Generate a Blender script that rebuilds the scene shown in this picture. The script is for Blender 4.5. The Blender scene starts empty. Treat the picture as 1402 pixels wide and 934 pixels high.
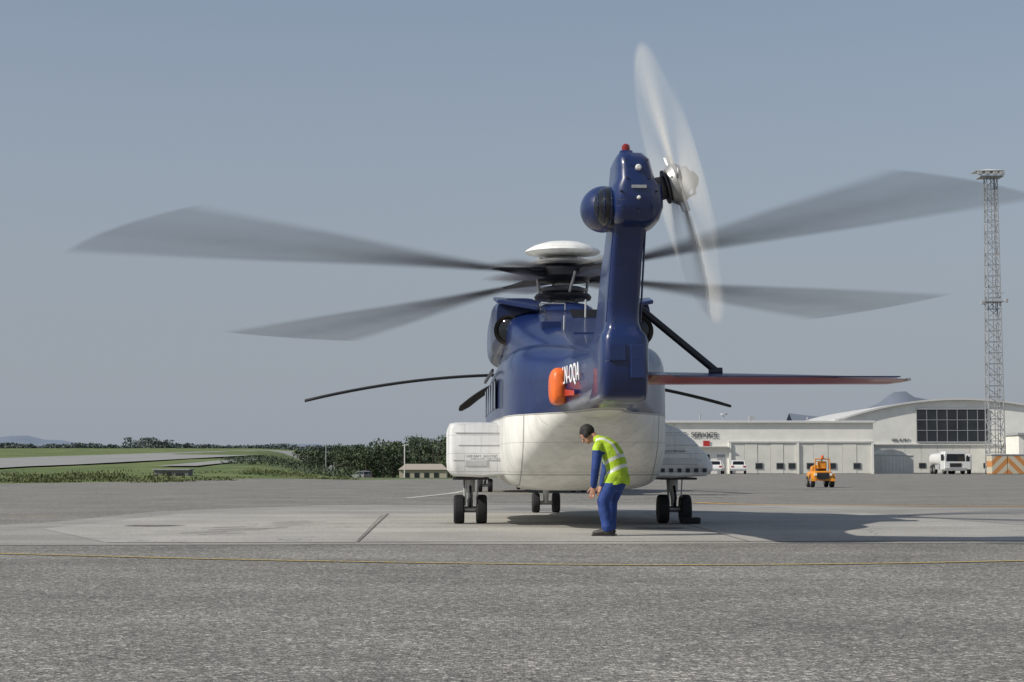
import bpy, bmesh, math, random
from mathutils import Vector, Matrix
from mathutils import noise as mnoise
random.seed(7)
scene = bpy.context.scene
COL = scene.collection
R = math.radians

# ------------------------------------------------------------------ helpers
def empty(name, loc=(0,0,0), rz=0.0, parent=None):
    o = bpy.data.objects.new(name, None)
    o.location = loc; o.rotation_euler = (0,0,rz)
    o.empty_display_size = 0.3
    if parent: o.parent = parent
    COL.objects.link(o); return o

def mobj(name, verts, faces, mat, parent=None, smooth=False, bevel=0.0, fix=True, loc=None, rot=None, auto=None):
    me = bpy.data.meshes.new(name)
    me.from_pydata([tuple(v) for v in verts], [], faces)
    if fix:
        bm = bmesh.new(); bm.from_mesh(me)
        bmesh.ops.recalc_face_normals(bm, faces=bm.faces)
        bm.to_mesh(me); bm.free()
    me.update()
    o = bpy.data.objects.new(name, me)
    if mat is not None:
        for m in (mat if isinstance(mat,(list,tuple)) else [mat]): me.materials.append(m)
    if smooth:
        for p in me.polygons: p.use_smooth = True
        if auto:
            try: me.set_sharp_from_angle(angle=R(auto))
            except Exception: pass
    if bevel > 0:
        b = o.modifiers.new('bevel','BEVEL'); b.width = bevel; b.segments = 2; b.limit_method='ANGLE'
    if parent: o.parent = parent
    if loc: o.location = loc
    if rot: o.rotation_euler = rot
    COL.objects.link(o); return o

def addbox(V,F,x0,x1,y0,y1,z0,z1):
    b=len(V)
    V += [(x0,y0,z0),(x1,y0,z0),(x1,y1,z0),(x0,y1,z0),(x0,y0,z1),(x1,y0,z1),(x1,y1,z1),(x0,y1,z1)]
    F += [(b,b+3,b+2,b+1),(b+4,b+5,b+6,b+7),(b,b+1,b+5,b+4),(b+1,b+2,b+6,b+5),(b+2,b+3,b+7,b+6),(b+3,b,b+4,b+7)]

def box(name,x0,x1,y0,y1,z0,z1,mat,parent=None,bevel=0.0):
    V=[];F=[];addbox(V,F,x0,x1,y0,y1,z0,z1)
    return mobj(name,V,F,mat,parent,bevel=bevel,fix=False)

def boxes(name, lst, mat, parent=None, bevel=0.0):
    V=[];F=[]
    for b in lst: addbox(V,F,*b)
    return mobj(name,V,F,mat,parent,bevel=bevel,fix=False)

def frame(ax, side=None):
    ax = Vector(ax).normalized()
    s = Vector(side) if side is not None else (Vector((0,0,1)) if abs(ax.z)<0.9 else Vector((1,0,0)))
    a = (s - ax*s.dot(ax)).normalized()
    b = ax.cross(a)
    return a,b

def addtube(V,F,pts,rads,side=None,n=12,round_ends=True):
    pts=[Vector(p) for p in pts]
    rings=[]
    def rr(r): return r if isinstance(r,tuple) else (r,r)
    for i,p in enumerate(pts):
        if i==0: ax=pts[1]-pts[0]
        elif i==len(pts)-1: ax=pts[-1]-pts[-2]
        else: ax=(pts[i+1]-pts[i]).normalized()+(pts[i]-pts[i-1]).normalized()
        a,b=frame(ax,side); ra,rb=rr(rads[i])
        axn=ax.normalized()
        if i==0 and round_ends:
            m=min(ra,rb)
            rings.append((p-axn*m*0.92,a,b,ra*.38,rb*.38)); rings.append((p-axn*m*0.6,a,b,ra*.8,rb*.8))
        rings.append((p,a,b,ra,rb))
        if i==len(pts)-1 and round_ends:
            m=min(ra,rb)
            rings.append((p+axn*m*0.6,a,b,ra*.8,rb*.8)); rings.append((p+axn*m*0.92,a,b,ra*.38,rb*.38))
    base=len(V)
    for (p,a,b,ra,rb) in rings:
        for k in range(n):
            t=2*math.pi*k/n
            V.append(p+a*ra*math.cos(t)+b*rb*math.sin(t))
    for i in range(len(rings)-1):
        for k in range(n):
            k2=(k+1)%n
            F.append((base+i*n+k,base+i*n+k2,base+(i+1)*n+k2,base+(i+1)*n+k))
    F.append(tuple(base+k for k in range(n))[::-1])
    F.append(tuple(base+(len(rings)-1)*n+k for k in range(n)))

def tube(name,pts,rads,mat,parent=None,side=None,n=14,round_ends=False,smooth=True,auto=40):
    V=[];F=[];addtube(V,F,pts,rads,side,n,round_ends)
    return mobj(name,V,F,mat,parent,smooth=smooth,auto=auto)

def tubes(name,lst,mat,parent=None,n=6):
    V=[];F=[]
    for (a,b,r) in lst: addtube(V,F,[a,b],[r,r],None,n,False)
    return mobj(name,V,F,mat,parent,smooth=True,auto=40)

def addellip(V,F,c,r,nu=20,nv=12,rot=None):
    base=len(V); c=Vector(c)
    M = rot if rot is not None else Matrix.Identity(3)
    for j in range(1,nv):
        ph=math.pi*j/nv
        for i in range(nu):
            t=2*math.pi*i/nu
            V.append(c+M@Vector((r[0]*math.sin(ph)*math.cos(t),r[1]*math.sin(ph)*math.sin(t),r[2]*math.cos(ph))))
    top=len(V);V.append(c+M@Vector((0,0,r[2])));bot=len(V);V.append(c+M@Vector((0,0,-r[2])))
    for j in range(nv-2):
        for i in range(nu):
            i2=(i+1)%nu
            F.append((base+j*nu+i,base+(j+1)*nu+i,base+(j+1)*nu+i2,base+j*nu+i2))
    for i in range(nu):
        i2=(i+1)%nu
        F.append((top,base+i,base+i2)); F.append((bot,base+(nv-2)*nu+i2,base+(nv-2)*nu+i))

def ellip(name,c,r,mat,parent=None,nu=24,nv=14,rot=None):
    V=[];F=[];addellip(V,F,c,r,nu,nv,rot)
    return mobj(name,V,F,mat,parent,smooth=True)

def revolve(name,prof,c,mat,parent=None,n=36,axis='Z',M=None,auto=35):
    V=[];F=[]; c=Vector(c)
    for (r,h) in prof:
        for k in range(n):
            t=2*math.pi*k/n
            p=Vector((r*math.cos(t),r*math.sin(t),h))
            if axis=='X': p=Vector((p.z,p.x,p.y))
            if axis=='Y': p=Vector((p.x,p.z,p.y))
            if M is not None: p=M@p
            V.append(c+p)
    for i in range(len(prof)-1):
        for k in range(n):
            k2=(k+1)%n
            F.append((i*n+k,i*n+k2,(i+1)*n+k2,(i+1)*n+k))
    F.append(tuple(range(n))); F.append(tuple((len(prof)-1)*n+k for k in range(n)))
    return mobj(name,V,F,mat,parent,smooth=True,auto=auto)

def catmull(st,sub):
    out=[]
    n=len(st)
    for i in range(n-1):
        p0=st[max(i-1,0)];p1=st[i];p2=st[i+1];p3=st[min(i+2,n-1)]
        for k in range(sub):
            t=k/sub
            row=[]
            for a,b,c,d in zip(p0,p1,p2,p3):
                m1=(c-a)/2;m2=(d-b)/2
                if (b-a)*(c-b)<=0: m1=0
                if (c-b)*(d-c)<=0: m2=0
                row.append((2*t**3-3*t**2+1)*b+(t**3-2*t**2+t)*m1+(-2*t**3+3*t**2)*c+(t**3-t**2)*m2)
            out.append(row)
    out.append(list(st[-1])); return out

def sring(y,xc,hw,zb,zt,ex,N=48):
    pts=[];zc=(zb+zt)/2;hz=(zt-zb)/2
    for k in range(N):
        t=2*math.pi*k/N
        c,s=math.cos(t),math.sin(t)
        pts.append(Vector((xc+hw*math.copysign(abs(c)**(2/ex),c),y,zc+hz*math.copysign(abs(s)**(2/ex),s))))
    return pts

def loft(name,rings,mat,parent=None,smooth=True,auto=None,caps=True):
    V=[];F=[];N=len(rings[0])
    for r in rings: V+=r
    for i in range(len(rings)-1):
        for k in range(N):
            k2=(k+1)%N
            F.append((i*N+k,i*N+k2,(i+1)*N+k2,(i+1)*N+k))
    if caps:
        F.append(tuple(range(N))); F.append(tuple((len(rings)-1)*N+k for k in range(N)))
    return mobj(name,V,F,mat,parent,smooth=smooth,auto=auto)

# ------------------------------------------------------------------ materials
def newmat(name):
    m=bpy.data.materials.new(name); m.use_nodes=True
    nt=m.node_tree; b=nt.nodes.get('Principled BSDF'); return m,nt,b
def setc(b,k,v):
    if k in b.inputs: b.inputs[k].default_value=v
def mat(name,col,rough=0.5,metal=0.0,var=0.12,scale=6.0,coat=0.0,bump=0.0,bscale=60.0,trans=0.0,detail=5.0):
    m,nt,b=newmat(name); N=nt.nodes; L=nt.links
    b.inputs['Roughness'].default_value=rough; b.inputs['Metallic'].default_value=metal
    setc(b,'Coat Weight',coat); setc(b,'Coat Roughness',0.06)
    tc=N.new('ShaderNodeTexCoord'); no=N.new('ShaderNodeTexNoise')
    no.inputs['Scale'].default_value=scale; no.inputs['Detail'].default_value=detail
    L.new(tc.outputs['Object'],no.inputs['Vector'])
    mr=N.new('ShaderNodeMapRange'); mr.inputs[1].default_value=.3; mr.inputs[2].default_value=.7
    mr.inputs[3].default_value=1-var; mr.inputs[4].default_value=1+var
    L.new(no.outputs['Fac'],mr.inputs[0])
    vm=N.new('ShaderNodeVectorMath'); vm.operation='SCALE'; vm.inputs[0].default_value=col[:3]
    L.new(mr.outputs[0],vm.inputs['Scale']); L.new(vm.outputs[0],b.inputs['Base Color'])
    if bump>0:
        n2=N.new('ShaderNodeTexNoise'); n2.inputs['Scale'].default_value=bscale; L.new(tc.outputs['Object'],n2.inputs['Vector'])
        bp=N.new('ShaderNodeBump'); bp.inputs['Strength'].default_value=bump; bp.inputs['Distance'].default_value=.02
        L.new(n2.outputs['Fac'],bp.inputs['Height']); L.new(bp.outputs[0],b.inputs['Normal'])
    return m

BLUE=(0.005,0.019,0.095); WHITE=(0.80,0.79,0.74)
def paint(name,split=True,lower=WHITE,upper=BLUE,zs=1.66,grid=(0.62,0.42),seams=False,rough=.34,coat=.45):
    m,nt,b=newmat(name); N=nt.nodes; L=nt.links
    def M_(op,a,v=None,bb=None):
        k=N.new('ShaderNodeMath'); k.operation=op; L.new(a,k.inputs[0])
        if bb is not None: L.new(bb,k.inputs[1])
        elif v is not None: k.inputs[1].default_value=v
        return k.outputs[0]
    tc=N.new('ShaderNodeTexCoord'); sp=N.new('ShaderNodeSeparateXYZ'); L.new(tc.outputs['Object'],sp.inputs[0])
    gt=M_('GREATER_THAN',sp.outputs['Z'],zs)
    b.inputs['Roughness'].default_value=rough; setc(b,'Coat Weight',coat); setc(b,'Coat Roughness',.1)
    if split:
        L.new(M_('SUBTRACT',M_('MULTIPLY',gt,-.2),-.52),b.inputs['Roughness'])
        if 'Coat Weight' in b.inputs: L.new(M_('MULTIPLY',gt,coat),b.inputs['Coat Weight'])
    mx=N.new('ShaderNodeMix'); mx.data_type='RGBA'
    mx.inputs[6].default_value=(*lower,1); mx.inputs[7].default_value=(*upper,1)
    if split: L.new(gt,mx.inputs[0])
    else: mx.inputs[0].default_value=1.0
    no=N.new('ShaderNodeTexNoise'); no.inputs['Scale'].default_value=2.2; no.inputs['Detail'].default_value=8; L.new(tc.outputs['Object'],no.inputs['Vector'])
    mr=N.new('ShaderNodeMapRange'); mr.inputs[1].default_value=.35; mr.inputs[2].default_value=.75; mr.inputs[3].default_value=1.05; mr.inputs[4].default_value=.82
    L.new(no.outputs['Fac'],mr.inputs[0])
    mp=N.new('ShaderNodeMapping'); mp.inputs['Scale'].default_value=(9,9,.7); L.new(tc.outputs['Object'],mp.inputs[0])
    ns=N.new('ShaderNodeTexNoise'); ns.inputs['Scale'].default_value=1; ns.inputs['Detail'].default_value=5; L.new(mp.outputs[0],ns.inputs['Vector'])
    ms=N.new('ShaderNodeMapRange'); ms.inputs[1].default_value=.45; ms.inputs[2].default_value=.75; ms.inputs[3].default_value=1.0; ms.inputs[4].default_value=.86
    L.new(ns.outputs['Fac'],ms.inputs[0])
    ad=M_('ADD',sp.outputs['X'],bb=sp.outputs['Y'])
    cb=N.new('ShaderNodeCombineXYZ'); L.new(ad,cb.inputs[0]); L.new(sp.outputs['Z'],cb.inputs[1])
    br=N.new('ShaderNodeTexBrick'); br.inputs['Scale'].default_value=1.0; br.inputs['Mortar Size'].default_value=.005
    br.inputs['Brick Width'].default_value=grid[0]; br.inputs['Row Height'].default_value=grid[1]; br.inputs['Mortar Smooth'].default_value=.3
    L.new(cb.outputs[0],br.inputs['Vector'])
    ml=N.new('ShaderNodeMapRange'); ml.inputs[3].default_value=1.0; ml.inputs[4].default_value=.7; L.new(br.outputs['Fac'],ml.inputs[0])
    mu=M_('MULTIPLY',mr.outputs[0],bb=ml.outputs[0]); mu=M_('MULTIPLY',mu,bb=ms.outputs[0])
    if seams:
        ax=M_('ABSOLUTE',sp.outputs['X'])
        d=M_('ABSOLUTE',M_('SUBTRACT',ax,.96)); s1=M_('LESS_THAN',d,.008)
        s1=M_('MULTIPLY',s1,bb=M_('LESS_THAN',sp.outputs['Z'],zs))
        s2=M_('LESS_THAN',M_('ABSOLUTE',M_('SUBTRACT',sp.outputs['Z'],zs-.012)),.008)
        s3=M_('LESS_THAN',M_('ABSOLUTE',M_('SUBTRACT',sp.outputs['Z'],.80)),.007)
        s=M_('MAXIMUM',s1,bb=s2); s=M_('MAXIMUM',s,bb=s3); s=M_('SUBTRACT',M_('MULTIPLY',s,-.55),-1.0)
        mu=M_('MULTIPLY',mu,bb=s)
    vm=N.new('ShaderNodeVectorMath'); vm.operation='SCALE'; L.new(mx.outputs[2],vm.inputs[0]); L.new(mu,vm.inputs['Scale'])
    L.new(vm.outputs[0],b.inputs['Base Color'])
    bp=N.new('ShaderNodeBump'); bp.inputs['Strength'].default_value=.35; bp.inputs['Distance'].default_value=.01; bp.invert=True
    L.new(br.outputs['Fac'],bp.inputs['Height'])
    n3=N.new('ShaderNodeTexNoise'); n3.inputs['Scale'].default_value=3.5; n3.inputs['Detail'].default_value=1; L.new(tc.outputs['Object'],n3.inputs['Vector'])
    b2=N.new('ShaderNodeBump'); b2.inputs['Strength'].default_value=.15; b2.inputs['Distance'].default_value=.05
    L.new(n3.outputs['Fac'],b2.inputs['Height']); L.new(bp.outputs[0],b2.inputs['Normal'])
    L.new(b2.outputs[0],b.inputs['Normal'])
    return m

M_FUS=paint('fuselage_paint',seams=True); M_BLUE=paint('blue_paint',split=False,grid=(.45,.36)); M_WHITE=paint('white_paint',split=False,upper=(.86,.86,.83),grid=(.5,.28),rough=.5,coat=.1)
M_BLK=mat('black_rubber',(0.018,0.018,0.02),.8,bump=.3)
M_DARK=mat('dark_metal',(0.05,0.05,0.055),.45,metal=.6)
M_STEEL=mat('steel',(0.42,0.42,0.41),.4,metal=.6)
M_LIGHT=mat('light_grey_paint',(0.62,0.62,0.6),.4)
M_HUB=mat('hub_white',(0.78,0.78,0.74),.35)
M_GLASS=mat('dark_glass',(0.01,0.012,0.015),.06,var=.02)
M_RED=mat('red_paint',(0.42,0.025,0.02),.35,coat=.4)
M_ORNG=mat('orange_paint',(0.8,0.15,0.02),.45,coat=.2)
M_REDG=mat('red_lens',(0.22,0.015,0.012),.15)
M_TXTW=mat('letter_white',(0.85,0.85,0.85),.5,var=.02)
M_TXTK=mat('letter_black',(0.06,0.06,0.07),.5,var=.02)
M_EXH=mat('exhaust_metal',(0.09,0.075,0.06),.5,metal=.8)

def blurmat(name,col):
    m,nt,b=newmat(name); N=nt.nodes; L=nt.links
    b.inputs['Base Color'].default_value=(*col,1); b.inputs['Roughness'].default_value=.6
    at=N.new('ShaderNodeAttribute'); at.attribute_name='cover'
    tc=N.new('ShaderNodeTexCoord')
    no=N.new('ShaderNodeTexNoise'); no.inputs['Scale'].default_value=1.2
    L.new(tc.outputs['Object'],no.inputs['Vector'])
    mr=N.new('ShaderNodeMapRange'); mr.inputs[3].default_value=.85; mr.inputs[4].default_value=1.12; L.new(no.outputs['Fac'],mr.inputs[0])
    mu=N.new('ShaderNodeMath'); mu.operation='MULTIPLY'; L.new(at.outputs['Fac'],mu.inputs[0]); L.new(mr.outputs[0],mu.inputs[1])
    L.new(mu.outputs[0],b.inputs['Alpha'])
    return m
M_BL=blurmat('spinning_blade_dark',(0.055,0.065,0.09)); M_BLT=blurmat('spinning_blade_light',(0.72,0.72,0.7))

def sector(name,a0,a1,r0,r1,fz,cov,mat,parent,M=None,c=(0,0,0),na=36,nr=26,offs=None):
    V=[];F=[];C=[]
    c=Vector(c)
    for j in range(nr+1):
        r=r0+(r1-r0)*j/nr
        for i in range(na+1):
            u=i/na; a=a0+(a1-a0)*u
            p=Vector((r*math.cos(a),r*math.sin(a),0)); p.z=fz(p.x,p.y)
            if M is not None: p=M@p
            V.append(c+p); C.append(max(0,min(1,cov(r,u))))
    w=na+1
    for j in range(nr):
        for i in range(na):
            F.append((j*w+i,j*w+i+1,(j+1)*w+i+1,(j+1)*w+i))
    o=mobj(name,V,F,mat,parent,smooth=True,fix=False)
    at=o.data.attributes.new('cover','FLOAT','POINT')
    for i,v in enumerate(C): at.data[i].value=v
    return o

def sstep(a,b,x):
    t=max(0,min(1,(x-a)/(b-a))); return t*t*(3-2*t)

# ------------------------------------------------------------------ helicopter
def make_heli(loc,rz,spinning=True):
    H=empty('helicopter',loc,rz)
    st=[(6.1,.12,1.25,1.45,2.0),(5.9,.45,.95,1.75,2.1),(5.3,.85,.7,2.15,2.3),(4.3,1.1,.58,2.55,2.6),(3.0,1.24,.55,2.78,3.4),(1,1.27,.54,2.8,4.2),
        (-2,1.26,.54,2.8,4.8),(-3.6,1.2,.56,2.78,5.4),(-4.5,1.18,.62,2.74,5.4),(-5.3,1.07,.92,2.68,4.8),(-6.1,.77,1.32,2.6,3.6),(-6.8,.53,1.53,2.53,3.0),
        (-7.4,.44,1.6,2.48,3.0),(-8.4,.36,1.65,2.44,3.2),(-9.6,.28,1.76,2.40,3.4)]
    rings=[sring(s[0],0,s[1],s[2],s[3],s[4],96) for s in catmull(st,6)]
    loft('fuselage',rings,M_FUS,H)
    st=[(4.0,.35,2.4,2.72,2.2),(3.2,.8,2.4,3.1,2.5),(2.0,1.0,2.4,3.42,3),(0.5,1.1,2.4,3.5,3.4),(-1.6,1.12,2.4,3.47,3.8),(-2.6,1.08,2.4,3.38,3.8),
        (-3.4,.98,2.3,3.18,3.6),(-4.6,.72,2.2,2.92,3),(-6.0,.42,2.2,2.66,2.6),(-7.6,.26,2.2,2.52,2.2)]
    loft('engine_cowling',[sring(s[0],0,s[1],s[2],s[3],s[4],56) for s in catmull(st,5)],M_BLUE,H)
    for sx in (-1,1):
        st=[(2.6,.2,2.8,3.2,2.2),(2.2,.36,2.72,3.42,2.6),(1,.42,2.68,3.58,3.4),(-1.2,.43,2.68,3.62,4.2),(-2.1,.38,2.78,3.62,4.2),(-2.4,.35,2.84,3.6,4)]
        loft('engine_nacelle',[sring(s[0],sx*(.86 if s[0]>-1.5 else .88),s[1],s[2],s[3],s[4],40) for s in catmull(st,4)],M_BLUE,H,auto=50)
        V=[(sx*.5,-2.0,3.60),(sx*1.27,-2.0,3.66),(sx*1.24,-2.75,3.55),(sx*.6,-2.9,3.42)]
        V+=[(v[0],v[1],v[2]-.06) for v in V]
        mobj('cowl_shelf',V,[(0,1,2,3),(4,7,6,5),(0,4,5,1),(1,5,6,2),(2,6,7,3),(3,7,4,0)],M_BLUE,H,bevel=.015)
        M3=Matrix.Rotation(sx*R(24),3,'Z')
        revolve('exhaust_duct',[(.0,.28),(.18,.28),(.19,-.02),(.24,-.07),(.25,.32)],(sx*1.03,-2.48,3.08),M_EXH,H,n=28,axis='Y',M=M3)
        ellip('exhaust_shade_plug',(sx*1.05,-2.53,3.08),(.17,.03,.18),M_GLASS,H,rot=M3)  # dark ellipsoid plugs the duct, standing in for its shaded interior
        revolve('exhaust_centre_body',[(.0,-.05),(.05,.0),(.07,.1)],(sx*1.05,-2.57,3.08),M_DARK,H,n=12,axis='Y',M=M3)
        boxes('cowling_hinge',[(sx*.95-.05,sx*.95+.05,-2.85,-2.7,2.76,2.84),(sx*.6-.05,sx*.6+.05,-3.3,-3.2,3.02,3.10),(sx*.8-.03,sx*.8+.03,-3.2,-3.1,2.8,2.9)],M_STEEL,H)
        tubes('cowl_latch_line',[((sx*1.08,-2.62,2.78),(sx*.55,-3.35,3.12),.01),((sx*.5,-2.85,3.40),(sx*.5,-3.6,3.16),.01)],M_DARK,H)
    lv=[]
    for i in range(10):
        yy=-2.55-.095*i
        zz=3.40-.0028*i*i-.006*i
        lv.append((-.08,.74,yy-.018,yy+.018,zz-.09,zz+.012))
    boxes('louvre_panel',lv,M_DARK,H)
    tubes('handrail',[((-.55,-2.6,3.4),(-.55,-2.6,3.5),.012),((-.15,-2.6,3.4),(-.15,-2.6,3.5),.012),((-.55,-2.6,3.5),(-.15,-2.6,3.5),.012)],M_STEEL,H)
    boxes('inspection_hatch',[(-.62,-.32,-4.1,-3.75,2.9,3.10),(-.2,.1,-4.9,-4.6,2.8,2.88)],M_BLUE,H,bevel=.01)
    tubes('antenna',[((.12,-3.2,3.15),(.12,-3.3,3.5),.014),((-.3,-4.4,2.9),(-.3,-4.5,3.15),.012),((.55,1.5,3.3),(.55,1.4,3.8),.015)],M_LIGHT,H)
    for sx in (-1,1):
        w=[]
        for y in (2.2,1.0,-.2,-1.4,-2.6):
            w.append((sx*1.262-.012,sx*1.262+.012,y-.28,y+.28,1.82,2.3))
        boxes('cabin_window',w,M_GLASS,H,bevel=.05)
        V=[(sx*1.17,3.55,1.75),(sx*.98,4.75,1.75),(sx*.9,4.7,2.2),(sx*1.02,3.55,2.5)]
        mobj('cockpit_side_window',[(v[0]+sx*.03,v[1],v[2]) for v in V],[(0,1,2,3)],M_GLASS,H)
    box('cabin_door_rail',-1.31,-1.275,-2.4,1.8,2.42,2.47,M_DARK,H)
    for (x,z) in ((-.75,1.0),(.62,1.05)):
        revolve('drain_fitting',[(.03,0),(.03,.05)],(x,-5.2,z),M_DARK,H,n=10,axis='Y')
    def spon(sx):
        if sx<0:
            prof=[(-1.05,1.6),(-1.5,1.61),(-1.88,1.61),(-1.98,1.59),(-2.0,1.52),(-2.0,1.0),(-1.99,.86),(-1.92,.77),(-1.5,.75),(-1.05,.78)]
        else:
            prof=[(1.05,1.62),(1.35,1.6),(1.6,1.5),(1.82,1.33),(2.03,1.1),(2.12,.95),(2.12,.86),(2.02,.77),(1.5,.74),(1.05,.75)]
        cx,cz=sx*1.35,1.15
        rings=[]
        for (y,k,kz) in ((2.6,.45,.3),(2.4,.7,.6),(1.9,.9,.85),(1.0,1,1),(-2.9,1,1),(-3.12,.985,.985),(-3.22,.955,.955),(-3.25,.9,.9)):
            rings.append([Vector((cx+(p[0]-cx)*k,y,cz+(p[1]-cz)*kz)) for p in prof])
        loft('sponson',rings,M_WHITE,H,smooth=True,auto=50)
        if sx>0:
            boxes('sponson_panel',[(1.3,1.85,-3.265,-3.24,.95,1.05)],M_LIGHT,H,bevel=.01)
            boxes('sponson_vents',[(1.28+.13*i,1.34+.13*i,-3.28,-3.24,.83,.89) for i in range(6)],M_DARK,H)
        else:
            boxes('sponson_panel',[(-1.75,-1.4,-3.265,-3.245,.92,1.02)],M_LIGHT,H,bevel=.01)
        tubes('sponson_rivet_strip',[((sx*1.2,-3.255,1.44),(sx*(1.9 if sx<0 else 1.6),-3.255,1.44),.006),((sx*1.2,-3.255,1.02),(sx*1.93,-3.255,1.02),.006),((sx*1.2,-3.255,1.25),(sx*1.85,-3.255,1.25),.005)],M_LIGHT,H)
    spon(-1); spon(1)
    def text(name,s,size,loc,X,Z,mat,ext=.002):
        cu=bpy.data.curves.new(name,'FONT'); cu.body=s; cu.size=size; cu.extrude=ext; cu.space_character=1.05
        cu.materials.append(mat)
        o=bpy.data.objects.new(name,cu); X=Vector(X).normalized(); Z=Vector(Z).normalized()
        m=Matrix((X,Z,X.cross(Z))).transposed().to_4x4(); m.translation=Vector(loc)
        o.matrix_world=m; o.parent=H; COL.objects.link(o); return o
    text('stencil_text','LIFE RAFT  NO STEP',.05,(-1.72,-3.27,1.06),(1,0,0),(0,0,1),M_TXTK)
    text('stencil_text','NO STEP AREA',.045,(1.35,-3.27,1.14),(1,0,0),(0,0,1),M_TXTK)
    text('registration_letters','LN-OQA',.34,(-.51,-7.0,2.02),(.085,-1,0),(0,0,1),M_TXTW,.004)
    V=[(-.495,-7.15,1.86),(-.43,-8.0,1.84),(-.43,-8.0,1.9),(-.495,-7.15,1.95)]
    mobj('red_stripe',V,[(0,1,2,3)],M_RED,H)
    rings=[]
    for (y,k) in ((-6.1,.3),(-6.2,.7),(-6.35,.95),(-6.6,1),(-6.95,1),(-7.05,.9),(-7.1,.6)):
        rings.append(sring(y,-.55,.115*k,2.0-.25*k,2.0+.25*k,3.2,24))
    loft('orange_pod',rings,M_ORNG,H)
    tubes('pod_strap',[((-.43,-6.8,2.0),(-.3,-6.8,2.0),.04)],M_DARK,H)
    loft('pod_fairing',[sring(y,-.55,.15*k,2.0-.3*k,2.0+.3*k,2.6,24) for (y,k) in ((-5.2,.5),(-5.6,.95),(-6.2,1.),(-6.3,.95))],M_BLUE,H)
    def fring(z,y0,y1,hw,xc=0.0,N=40,ex=3.4):
        pts=[];yc=(y0+y1)/2;hy=abs(y1-y0)/2
        for k in range(N):
            t=2*math.pi*k/N;c,s=math.cos(t),math.sin(t)
            pts.append(Vector((xc+hw*math.copysign(abs(c)**(2/ex),c),yc+hy*math.copysign(abs(s)**(2/ex),s),z)))
        return pts
    fs=[(1.69,-8.5,-9.95,.22,0),(1.715,-8.3,-10.12,.28,0),(1.78,-8.2,-10.22,.295,0),(2.1,-8.2,-10.26,.30,0),(2.40,-8.3,-10.28,.292,0),(2.47,-8.4,-10.26,.27,-.005),(2.53,-8.5,-10.22,.225,-.012),(2.60,-8.55,-10.2,.208,-.018),
        (2.8,-8.7,-10.25,.203,-.02),(3.3,-9.15,-10.42,.2,-.005),(3.66,-9.45,-10.58,.195,.02),(3.76,-9.55,-10.66,.22,.05)]
    loft('tail_fin',[fring(a,b,c,d,e,ex=7,N=56) for a,b,c,d,e in fs],M_BLUE,H,auto=60)
    tubes('fin_edge_strip',[((.195,-10.05,2.62),(.205,-10.5,3.66),.012),((-.21,-10.1,2.62),(-.165,-10.5,3.66),.01)],M_BLUE,H)
    boxes('fin_access_panel',[(-.2,-.0,-10.29,-10.26,2.15,2.35),(.05,.22,-10.29,-10.262,1.95,2.35)],M_BLUE,H,bevel=.01)
    gs=[(3.68,-9.75,-10.6,.18,.06),(3.76,-9.5,-10.86,.28,.08),(3.9,-9.45,-10.93,.315,.09),(4.12,-9.5,-10.95,.30,.09),(4.20,-9.6,-10.93,.235,.07),(4.36,-9.75,-10.9,.21,.05),(4.44,-9.85,-10.88,.2,.04),(4.51,-9.95,-10.8,.15,.02),(4.54,-10.1,-10.6,.08,0)]
    loft('tail_gearbox_fairing',[fring(a,b,c,d,e,ex=4.6,N=56) for a,b,c,d,e in gs],M_BLUE,H)
    loft('beacon_mount',[fring(4.48,-10.2,-10.5,.11,-.0),fring(4.60,-10.25,-10.45,.075,0)],M_BLUE,H)
    revolve('beacon_light',[(.045,0),(.05,.03),(.045,.07),(.02,.09)],(0,-10.35,4.60),M_REDG,H,n=16)
    ellip('light_drum',(-.26,-10.25,3.93),(.27,.42,.27),M_BLUE,H,30,18)
    wc=Vector((-.22,-10.38,3.93)); wr=Vector((.215,.42,.24))
    ellip('drum_window',wc,wr,M_GLASS,H,36,22)
    for xo in (-.14,-.07,.01):
        kk=math.sqrt(1-(xo/wr.x)**2)
        tube('drum_rib',[(wc.x+xo,wc.y-(wr.y+.004)*kk*math.cos(t),wc.z+(wr.z+.004)*kk*math.sin(t)) for t in [R(-60+10*i) for i in range(13)]],[.007]*13,M_BLUE,H,n=6)
    revolve('tail_light',[(.035,0),(.035,-.05),(.02,-.07)],(.08,-10.9,4.32),M_LIGHT,H,n=14,axis='Y')
    revolve('tail_light',[(.02,0),(.02,-.05),(.012,-.06)],(.08,-10.94,3.97),M_HUB,H,n=14,axis='Y')
    box('data_plate',0,.17,-10.965,-10.93,4.08,4.115,M_STEEL,H)
    for dx,dz in ((-.05,4.2),(.2,4.2),(-.06,4.40),(.18,4.40),(.25,3.85),(-.1,3.85),(.08,3.82),(.3,4.05),(-.12,4.05)):
        revolve('fastener',[(.012,0),(.012,-.03)],(dx,-10.92,dz),M_DARK,H,n=8,axis='Y')
    cant=R(16)
    MT=Matrix.Rotation(-cant,3,'Y')
    hubc=Vector((.57,-10.55,4.19))
    nrm=MT@Vector((1,0,0))
    tube('tail_rotor_shaft',[hubc-nrm*.35,hubc-nrm*.1,hubc+nrm*.12],[.15,.13,.10],M_DARK,H,n=20)
    revolve('tail_rotor_hub',[(.08,-.12),(.2,-.1),(.25,-.03),(.25,.02),(.2,.08),(.13,.12),(.06,.2)],hubc,M_STEEL,H,n=28,axis='X',M=MT)
    revolve('pitch_beam',[(.05,.18),(.1,.19),(.1,.22),(.03,.26)],hubc,M_DARK,H,n=18,axis='X',M=MT)
    revolve('tail_hub_flange',[(.12,-.15),(.2,-.145),(.2,-.125),(.12,-.12)],hubc,M_DARK,H,n=28,axis='X',M=MT)
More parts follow.
